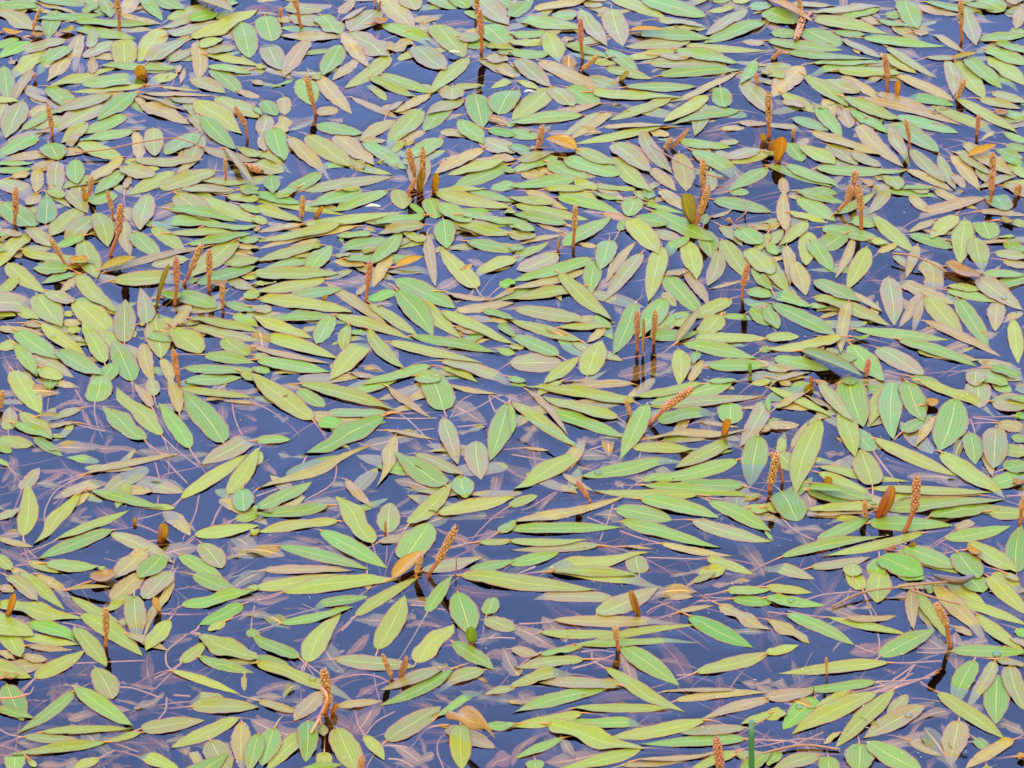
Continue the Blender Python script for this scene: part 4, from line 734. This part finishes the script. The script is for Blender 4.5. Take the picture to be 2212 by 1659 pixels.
# ---------------------------------------------------------------- seed heads on their stalks
def head_mesh(seed, pinkness):
    r = random.Random(seed); m = MB(); rows, per = 12, 7
    core = [(0, 0, -.01), (0, 0, .25), (0, 0, .6), (0, 0, .9), (0, 0, 1.0)]
    cc = (.09, .035, .015); m.tube([np.array(p) for p in core], lambda t: (.06, .08, .085, .065, .02)[min(int(t*4.01), 4)], cc, sides=10)  # core coloured dark so the gaps between the beads look shaded
    ico = []
    for i in range(1, 5):
        for k in range(7): ico.append((math.pi*i/5, 2*math.pi*k/7+(i % 2)*.4))
    for row in range(rows):
        z = .02+.94*row/(rows-1); rr = .125*(1 if row < rows-3 else (.9, .72, .42)[row-rows+3]); rr *= (.88 if row == 0 else 1); n = per if row < rows-1 else 4
        for k in range(n):
            if r.random() < .03: continue
            th = 2*math.pi*(k+.5*(row % 2))/n+r.uniform(-.08, .08); R = rr*r.uniform(.92, 1.08); cz = z+r.uniform(-.012, .012); sz = .056*r.uniform(.85, 1.15)
            out = np.array([math.cos(th), math.sin(th), .25]); out /= np.linalg.norm(out); sx = np.array([-math.sin(th), math.cos(th), 0]); sy = np.cross(out, sx)
            ctr = np.array([math.cos(th)*R*.8, math.sin(th)*R*.8, cz]); o = len(m.v)
            base = np.array((.28, .15, .045))*r.uniform(.7, 1.25); base = base*(1-pinkness)+np.array((.28, .10, .055))*pinkness
            dark = np.array((.11, .03, .02))
            m.v.append(tuple(ctr+out*sz*.92)); m.uv.append((0, 0)); m.t.append(tuple(dark)); m.p.append((0, 0, 0, 1))
            for i, (a_, s_) in enumerate(((.45, 1.02), (1.0, 1.0), (1.7, .9))):
                for q in range(7):
                    b_ = 2*math.pi*q/7; v = out*math.cos(a_)*sz*s_+(sx*math.cos(b_)*1.05+sy*math.sin(b_))*math.sin(a_)*sz*s_
                    m.v.append(tuple(ctr+v)); m.uv.append((0, 0)); m.t.append(tuple(base*(1.1, .85, .22)[i])); m.p.append((0, 0, 0, 1))  # shade of the gaps put into the colour: bead sides darken inward
            for q in range(7):
                q2 = (q+1) % 7; m.f.append((o, o+1+q, o+1+q2))
                for i in range(2): m.f.append((o+1+i*7+q, o+8+i*7+q, o+8+i*7+q2, o+1+i*7+q2))
    return m.mesh('seed_head', M_HEAD)
HEADS = [head_mesh(k, (0, .25, .1, .5, .0, .85)[k]) for k in range(6)]
from mathutils import Vector, Matrix, Quaternion
def dirn(d): return Vector(tuple(d)).normalized()
for i, (bx, by, hx, hy, tx, ty, w) in enumerate(SPK):
    B = on_z(bx, by, 0.0); H = on_y(hx, hy, B[1]); T = on_y(tx, ty, B[1]); per = np.linalg.norm(proj(B+np.array([.01, 0, 0]))-proj(B))/.01; W = w/per
    if H[2] < W*.55: H = on_z(hx, hy, W*.55)
    if T[2] < W*.55: T = on_z(tx, ty, W*.55)
    lean = random.uniform(-.12, .12)*(T[2]-H[2]); T = T+np.array([0, 0, 0])
    axis = T-H; Lh = float(np.linalg.norm(axis)); d = axis/Lh
    root = empty('flower_spike', B)
    lying = abs(d[2]) < .35; short = Lh < .018
    col = 'pinkish' if i % 6 in (3, 5) else 'tan'
    lab = '%s %s flower spike %s' % ('short' if math.hypot(tx-hx, ty-hy) < 75 else 'long', col, 'lying over' if lying else 'leaning '+('right' if d[0] > 0 else 'left') if abs(d[0]) > .25 else 'standing upright')
    tag(root, unique(lab, min(max(tx, 20), 3820), min(max(ty, 15), 2865)), 'flower spike', 'pondweed flower spikes standing out of the water')
    ho = bpy.data.objects.new('spike_head', HEADS[i % 6]); C.objects.link(ho); ho.parent = root
    s = W/.29
    qv = Vector((0, 0, 1)).rotation_difference(dirn(d)); ho.rotation_mode = 'QUATERNION'; ho.rotation_quaternion = qv @ Quaternion((0, 0, 1), random.uniform(0, 6.28))
    ho.location = tuple(H-B); ho.scale = (s, s, Lh)
    if Lh/W > 1: ho.scale = (s*1.0, s*1.0, Lh)
    m = MB(); under = B+np.array([(B[0]-H[0])*.3, .004, -.02]); sr = W*.27
    n0 = B; pts = [under, n0+(H-n0)*.02, n0+(H-n0)*.35+np.array([random.uniform(-1, 1)*.0008, 0, 0]), n0+(H-n0)*.7, H-d*.0005, H+d*.003]
    if np.linalg.norm(H-B) < .004: pts = [under, B, H+d*.003]
    m.tube(smooth_line(pts, 14), lambda q: sr*(1.05-.1*q), (.21, .068, .02), sides=9); m.obj('stalk', M_STEM, root, B)

# ---------------------------------------------------------------- young, curled and folded leaves above the water
CC = {'amber': (.27, .145, .007), 'orange': (.32, .125, .008), 'brown': (.20, .11, .045), 'olive': (.17, .15, .022), 'tan': (.36, .22, .09),
      'green': (.085, .20, .012), 'cyan': (.09, .25, .12), 'leafgreen': (.085, .15, .025), 'dead': (.24, .145, .065)}
CW = {'amber': 'amber', 'orange': 'orange', 'brown': 'brown', 'olive': 'olive', 'tan': 'tan', 'green': 'glossy green', 'cyan': 'blue-green', 'leafgreen': 'green', 'dead': 'dead brown'}
def curl_grid(B, T, W, phi0, phi1, open_dir, rim=0.0, bow=0.0, twist=0.0, ea=.6, eb=.7, n=24, m=13):
    ax = T-B; L = np.linalg.norm(ax); ax /= L; nd = np.array(open_dir, float); nd -= ax*nd.dot(ax); nd /= np.linalg.norm(nd); sd = np.cross(ax, nd)
    P = np.zeros((n, m, 3)); U = np.zeros((n, m, 2)); us = np.linspace(0, 1, n); f = us**ea*(1-us)**eb; f /= f.max(); f = np.maximum(f, .03)
    for i, u in enumerate(us):
        phi = phi0+(phi1-phi0)*u; R = W*f[i]/phi/1.0; c = B+ax*L*u+nd*(bow*L*4*u*(1-u)-rim*L*(2*u-1)**2*0)+nd*rim*(2*u-1)**2
        a = twist*u; s2 = sd*math.cos(a)+nd*math.sin(a); n2 = nd*math.cos(a)-sd*math.sin(a)
        for j in range(m):
            s = -1+2*j/(m-1); th = s*phi/2; P[i, j] = c+s2*R*math.sin(th)+n2*R*(1-math.cos(th)); U[i, j] = (u, (s+1)/2)
    return P, U
for k, (kind, x0, y0, x1, y1, w, colr) in enumerate(CUR):
    x0, y0, x1, y1, w = map(int, (x0, y0, x1, y1, w)); B = on_z(x0, y0, 0.0); per = np.linalg.norm(proj(B+np.array([.01, 0, 0]))-proj(B))/.01; W = w/per
    par = (random.random(), .22 if colr != 'dead' else .5, .15, 1); t = tuple(np.array(CC[colr])*random.uniform(.9, 1.1)); mx, my = (x0+x1)/2, (y0+y1)/2
    mx, my = min(max(mx, 20), 3820), min(max(my, 15), 2865)
    grp = 'young curled leaves rising from the water'
    if kind == 'up':
        T = on_y(x1, y1, B[1]); T[2] = max(T[2], .006); L = np.linalg.norm(T-B); B2 = B-np.array([0, 0, .006])
        face = (random.choice((-.8, .8, .3)), -1, .45)
        broad = W/L > .3
        face = (random.choice((-1.1, 1.1, -.7, .7)), -1, .35)
        P, U = curl_grid(B2, T, W*1.75, 5.6, 2.3 if broad else 2.9, face, bow=-.07, twist=random.uniform(-.7, .7), ea=.55, eb=.42)
        lab = '%s %s leaf rising from water' % ('rolled' if not broad else 'half-rolled', CW[colr]); nm = 'upright_leaf'
    elif kind == 'fold':
        T = on_z(x1, y1, .010); B2 = B+np.array([0, 0, .002]); L = np.linalg.norm(T-B)
        tw = .3 if colr != 'dead' else 1.6
        P, U = curl_grid(B2, T, W*(1.35 if colr != 'dead' else 1.0), 2.0 if colr != 'dead' else -1.7, 1.5 if colr != 'dead' else -1.0, (0, -.25, 1), bow=.02 if colr != 'dead' else .16, twist=tw*random.choice((-1, 1)), ea=.55, eb=.75)
        lab = '%s leaf folded along its midrib' % CW[colr]; nm = 'folded_leaf'
        if colr == 'dead':
            B2 = B+np.array([0, 0, .014]); P[..., 2] += .013; P[..., 2] += .003*np.sin(P[..., 0]*420+P[..., 1]*250)
        if colr == 'dead': lab = 'large dead brown leaf draped in a twisted curl over a green leaf'
    elif kind in ('cup', 'boat'):
        T = on_z(x1, y1, .0); B2 = B+np.array([0, 0, .001]); T = T+np.array([0, 0, .001]); ay = np.linalg.norm(T-B)
        P, U = curl_grid(B2, T, W/per*0+max(w/per/.62, .008), 1.9, 1.9, (0, 0, 1), rim=.004+.05*ay, ea=.42, eb=.45)
        P[..., 2] = np.minimum(P[..., 2], .001+.018); lab = '%s cupped leaf with raised rim' % CW[colr]; nm = 'cupped_leaf'
    else:
        T = on_z(x1, y1, .006); B2 = B+np.array([0, 0, .012]); P, U = curl_grid(B2, T, W*.7, 1.6, .8, (0, 0, 1), bow=.03, ea=.6, eb=.9)
        P[..., 2] += .003; lab = 'pale blue-green grass blade lying across a yellow-green leaf near the centre'; nm = 'grass_leaf'; grp = None
    root = empty(nm, B); tag(root, lab if kind == 'blade' or colr == 'dead' else unique(lab, mx, my), 'grass blade' if kind == 'blade' else 'curled leaf', grp)
    m = MB(); m.grid(P, U, t, par); o = m.obj('blade', M_CURL, root, B)
    if kind != 'blade':
        m = MB(); a = (T-B)/np.linalg.norm(T-B); a = np.array([a[0], a[1]*.3, 0]); a /= np.linalg.norm(a)+1e-9
        m.tube(stalk_points(B, a, -.002 if kind == 'up' else .002), .0010, (.30, .12, .04)); m.obj('leaf_stalk', M_STEM, root, B)

# ---------------------------------------------------------------- odd bits
def scrap(px, py, w, lab):
    B = on_z(px, py, .0035); m = MB(); n, k = 7, 6; P = np.zeros((n, k, 3)); r = random.Random(px)
    for i in range(n):
        for j in range(k):
            P[i, j] = B+np.array([(i-3)/3*w*(1+.2*r.random()), (j-2.5)/2.5*w*.35*(1-((i-3)/3.4)**2)**.5*(1+.2*r.random()), .002*r.random()+.002*(1-((i-3)/3)**2)])
    m.grid(P, np.zeros((n, k, 2)), (.30, .31, .29), (0, 0, 0, 1)); o = m.obj('white_scrap', M_DEBRIS, origin=B); o.modifiers.new('t', 'SOLIDIFY').thickness = .0006; tag(o, lab, 'scrap')
scrap(1985, 348, .006, 'small white fluffy scrap between leaves in the upper middle'); scrap(1400, 778, .008, 'white feathery scrap on the water left of the twin upper spikes')
scrap(1702, 200, .006, 'white patch of fluff on the tip of a green leaf near the top')
scrap(2068, 2137, .002, 'tiny white bead at the base of a yellow-green leaf below centre')
# beads of rain water on the leaves
NG = NT('water_bead'); g1 = NG.n('ShaderNodeBsdfTransparent'); g2 = NG.n('ShaderNodeBsdfGlossy'); g2.inputs['Roughness'].default_value = .02; gf = NG.n('ShaderNodeFresnel'); gf.inputs['IOR'].default_value = 1.4
g1.inputs[0].default_value = (.9, .93, .85, 1); gm_ = NG.n('ShaderNodeMixShader'); NG.set(gm_.inputs[0], gf.outputs[0]); NG.t.links.new(g1.outputs[0], gm_.inputs[1]); NG.t.links.new(g2.outputs[0], gm_.inputs[2]); NG.t.links.new(gm_.outputs[0], NG.out.inputs[0])
for px, py, w in ((1173, 2548, 14), (2541, 1193, 11), (2997, 2655, 14), (3407, 2687, 14), (2967, 2256, 12), (3737, 2457, 17), (3618, 2828, 12), (2243, 1775, 15), (3765, 1121, 12), (200, 1265, 9)):
    B = on_z(px, py, 0.0); B[2] = float(hm_get(B[:1], B[1:2])[0])+.0002; per = 1440/TV/math.hypot(CAM_H, B[1]); r = w/per; P = np.zeros((6, 13, 3))
    for i in range(6):
        for j in range(13):
            t = math.pi/2*i/5; P[i, j] = B+np.array([r*math.cos(t)*math.cos(j*math.pi/6), r*1.1*math.cos(t)*math.sin(j*math.pi/6), r*.38*math.sin(t)])
    m = MB(); m.grid(P, np.zeros((6, 13, 2)), (1, 1, 1), (0, 0, 0, 1)); o = m.obj('water_drop', NG.m, origin=B)
    tag(o, unique('clear rain drop resting on a leaf', px, py), 'water drop', 'rain drops on the leaves')
m = MB()
for _ in range(900):
    px, py = random.uniform(-50, 3890), random.uniform(-50, 2930); B = on_z(px, py, 0.0); h = float(hm_get(B[:1], B[1:2])[0]); B[2] = h+.0006 if h > 0 else .0003
    an = random.uniform(0, 3.14); L = random.uniform(.0003, .0013); d = np.array([math.cos(an), math.sin(an), 0])*L; c = random.choice([(.5, .5, .46), (.45, .42, .35), (.08, .06, .04), (.3, .2, .1)])
    m.tube([B-d, B+np.array([0, 0, L*.15]), B+d], random.uniform(.00012, .0003), c, sides=4)
o = m.obj('floating_specks', M_DEBRIS); tag(o, 'tiny pale specks and fibres scattered over leaves and water', 'specks', kind='stuff')
# dark twig poking through in the middle
for (a, b, c_, d_, lab) in ((1708, 2160, 1710, 2085, 'thin dark twig standing out of the water right of the bent lower middle spike'),
                            (3050, 2597, 3049, 2573, 'short dark twig standing beside a spotted brown leaf at lower right')):
    B = on_z(a, b, 0); T = on_y(c_, d_, B[1]); m = MB(); m.tube(smooth_line([B-np.array([0, 0, .01]), B, (B+T)/2+np.array([.0006, 0, 0]), T], 10), lambda q: .0011*(1-.6*q), (.12, .06, .035))
    o = m.obj('twig', M_STEM, origin=B); tag(o, lab, 'twig')
# green grass stem standing nearer the viewer at the bottom edge
B = on_y(2826, 3060, 2.18); T = on_y(2818, 2705, 2.18); m = MB(); B0 = B.copy(); B0[2] = -.05
m.tube(smooth_line([B0, (B0+T)/2+np.array([.002, 0, 0]), T], 16), lambda q: .0042*(1-.45*q), (.02, .10, .035), sides=10)
o = m.obj('upright_grass', M_STEM, origin=B0); tag(o, 'dark green upright grass stem cut off by the bottom edge', 'grass stem')

# ---------------------------------------------------------------- water, drawn up slightly where it wets the leaves
def blur(A, k):
    for ax in (0, 1):
        p = np.pad(A, [(k+1, k) if i == ax else (0, 0) for i in (0, 1)], mode='edge'); c = np.cumsum(p, axis=ax, dtype=np.float64)
        A = (np.take(c, range(2*k+1, c.shape[ax]), ax)-np.take(c, range(0, c.shape[ax]-2*k-1), ax))/(2*k+1)
    return A
mask = (HM > 0).astype(np.float64)
men = blur(blur(blur(mask, 1), 1), 1)*.3+blur(blur(blur(mask, 3), 2), 2)*.7
low = blur(blur(HM.astype(np.float64), 4), 4)
xs = np.arange(WX0, WX1, .002)+.0010001; ys = np.arange(WY0, WY1, .004)+.0010001
I = ((ys-GY0)/G+1e-6).astype(int); J = ((xs-GX0)/G+1e-6).astype(int)
Z = men[np.ix_(I, J)]*.00045
ramp = np.minimum(1, np.minimum(np.arange(len(xs)), np.arange(len(xs))[::-1])/8)[None, :]*np.minimum(1, np.minimum(np.arange(len(ys)), np.arange(len(ys))[::-1])/8)[:, None]
Z = Z*ramp
far_x = [-60, -20, -8, -3, -1.4]; far_y = [-20, -6, 0, 1.2, 1.7]
X = np.array(far_x+list(xs)+[1.4, 3, 8, 20, 60]); Y = np.array(far_y+list(ys)+[4.8, 6, 10, 25, 90]); ZZ = np.zeros((len(Y), len(X))); ZZ[5:-5, 5:-5] = Z
XX, YY = np.meshgrid(X, Y); V = np.stack([XX, YY, ZZ], -1).reshape(-1, 3)
ny, nx = len(Y), len(X); a = (np.arange(ny-1)[:, None]*nx+np.arange(nx-1)[None, :]).ravel(); F = np.stack([a, a+1, a+nx+1, a+nx], 1)
me = bpy.data.meshes.new('water'); nvt = len(V)
me.vertices.add(nvt); me.vertices.foreach_set('co', V.ravel()); me.loops.add(F.size); me.loops.foreach_set('vertex_index', F.ravel().astype(np.int32))
me.polygons.add(len(F)); me.polygons.foreach_set('loop_start', (np.arange(len(F))*4).astype(np.int32)); me.polygons.foreach_set('loop_total', np.full(len(F), 4, np.int32))
me.update(calc_edges=True); me.shade_smooth()
N = NT('pond_water'); gl = N.n('ShaderNodeBsdfGlossy'); gl.inputs['Roughness'].default_value = .015
tr = N.n('ShaderNodeBsdfTransparent'); fr = N.n('ShaderNodeFresnel'); fr.inputs['IOR'].default_value = 1.333
pos = N.n('ShaderNodeNewGeometry').outputs['Position']
bn = N.bump(N.math('ADD', N.noise(pos, 9, 1), 0.0), .12, .004)
N.set(gl.inputs['Normal'], bn); N.set(fr.inputs['Normal'], bn)
ms = N.n('ShaderNodeMixShader'); N.set(ms.inputs[0], fr.outputs[0]); N.t.links.new(tr.outputs[0], ms.inputs[1]); N.t.links.new(gl.outputs[0], ms.inputs[2])
N.t.links.new(ms.outputs[0], N.out.inputs['Surface'])
me.materials.append(N.m); o = bpy.data.objects.new('water', me); C.objects.link(o); tag(o, kind='structure')
# the body of peaty water under the surface: a closed box that only swallows light
def box(name, x0, x1, y0, y1, z0, z1, mat, kind):
    m = bpy.data.meshes.new(name); v = [(x, y, z) for x in (x0, x1) for y in (y0, y1) for z in (z0, z1)]
    m.from_pydata(v, [], [(0, 1, 3, 2), (4, 6, 7, 5), (0, 4, 5, 1), (2, 3, 7, 6), (0, 2, 6, 4), (1, 5, 7, 3)]); m.materials.append(mat)
    o = bpy.data.objects.new(name, m); C.objects.link(o); tag(o, kind=kind); return o
N = NT('peaty_water'); ab = N.n('ShaderNodeVolumeAbsorption'); ab.inputs['Color'].default_value = (.80, .62, .50, 1); ab.inputs['Density'].default_value = 34
N.t.links.new(ab.outputs[0], N.out.inputs['Volume'])
box('peaty_water', -40, 40, -10, 60, -.3, -.0008, N.m, 'structure')
N = NT('pond_bed'); pos = N.n('ShaderNodeNewGeometry').outputs['Position']
N.t.links.new(N.bsdf(N.mix(N.noise(pos, 9, 4), (.03, .02, .014, 1), (.06, .04, .025, 1)), .9, .1).outputs[0], N.out.inputs[0])
m = MB(); xs2 = np.linspace(-45, 45, 40); ys2 = np.linspace(-15, 70, 40)
P = np.array([[(x, y, -.36+.015*math.sin(x*3)*math.cos(y*2)) for x in xs2] for y in ys2]); m.grid(P, np.zeros((40, 40, 2)), (.04, .03, .02), (0, 0, 0, 1))
o = m.obj('pond_bed', N.m); tag(o, kind='structure')
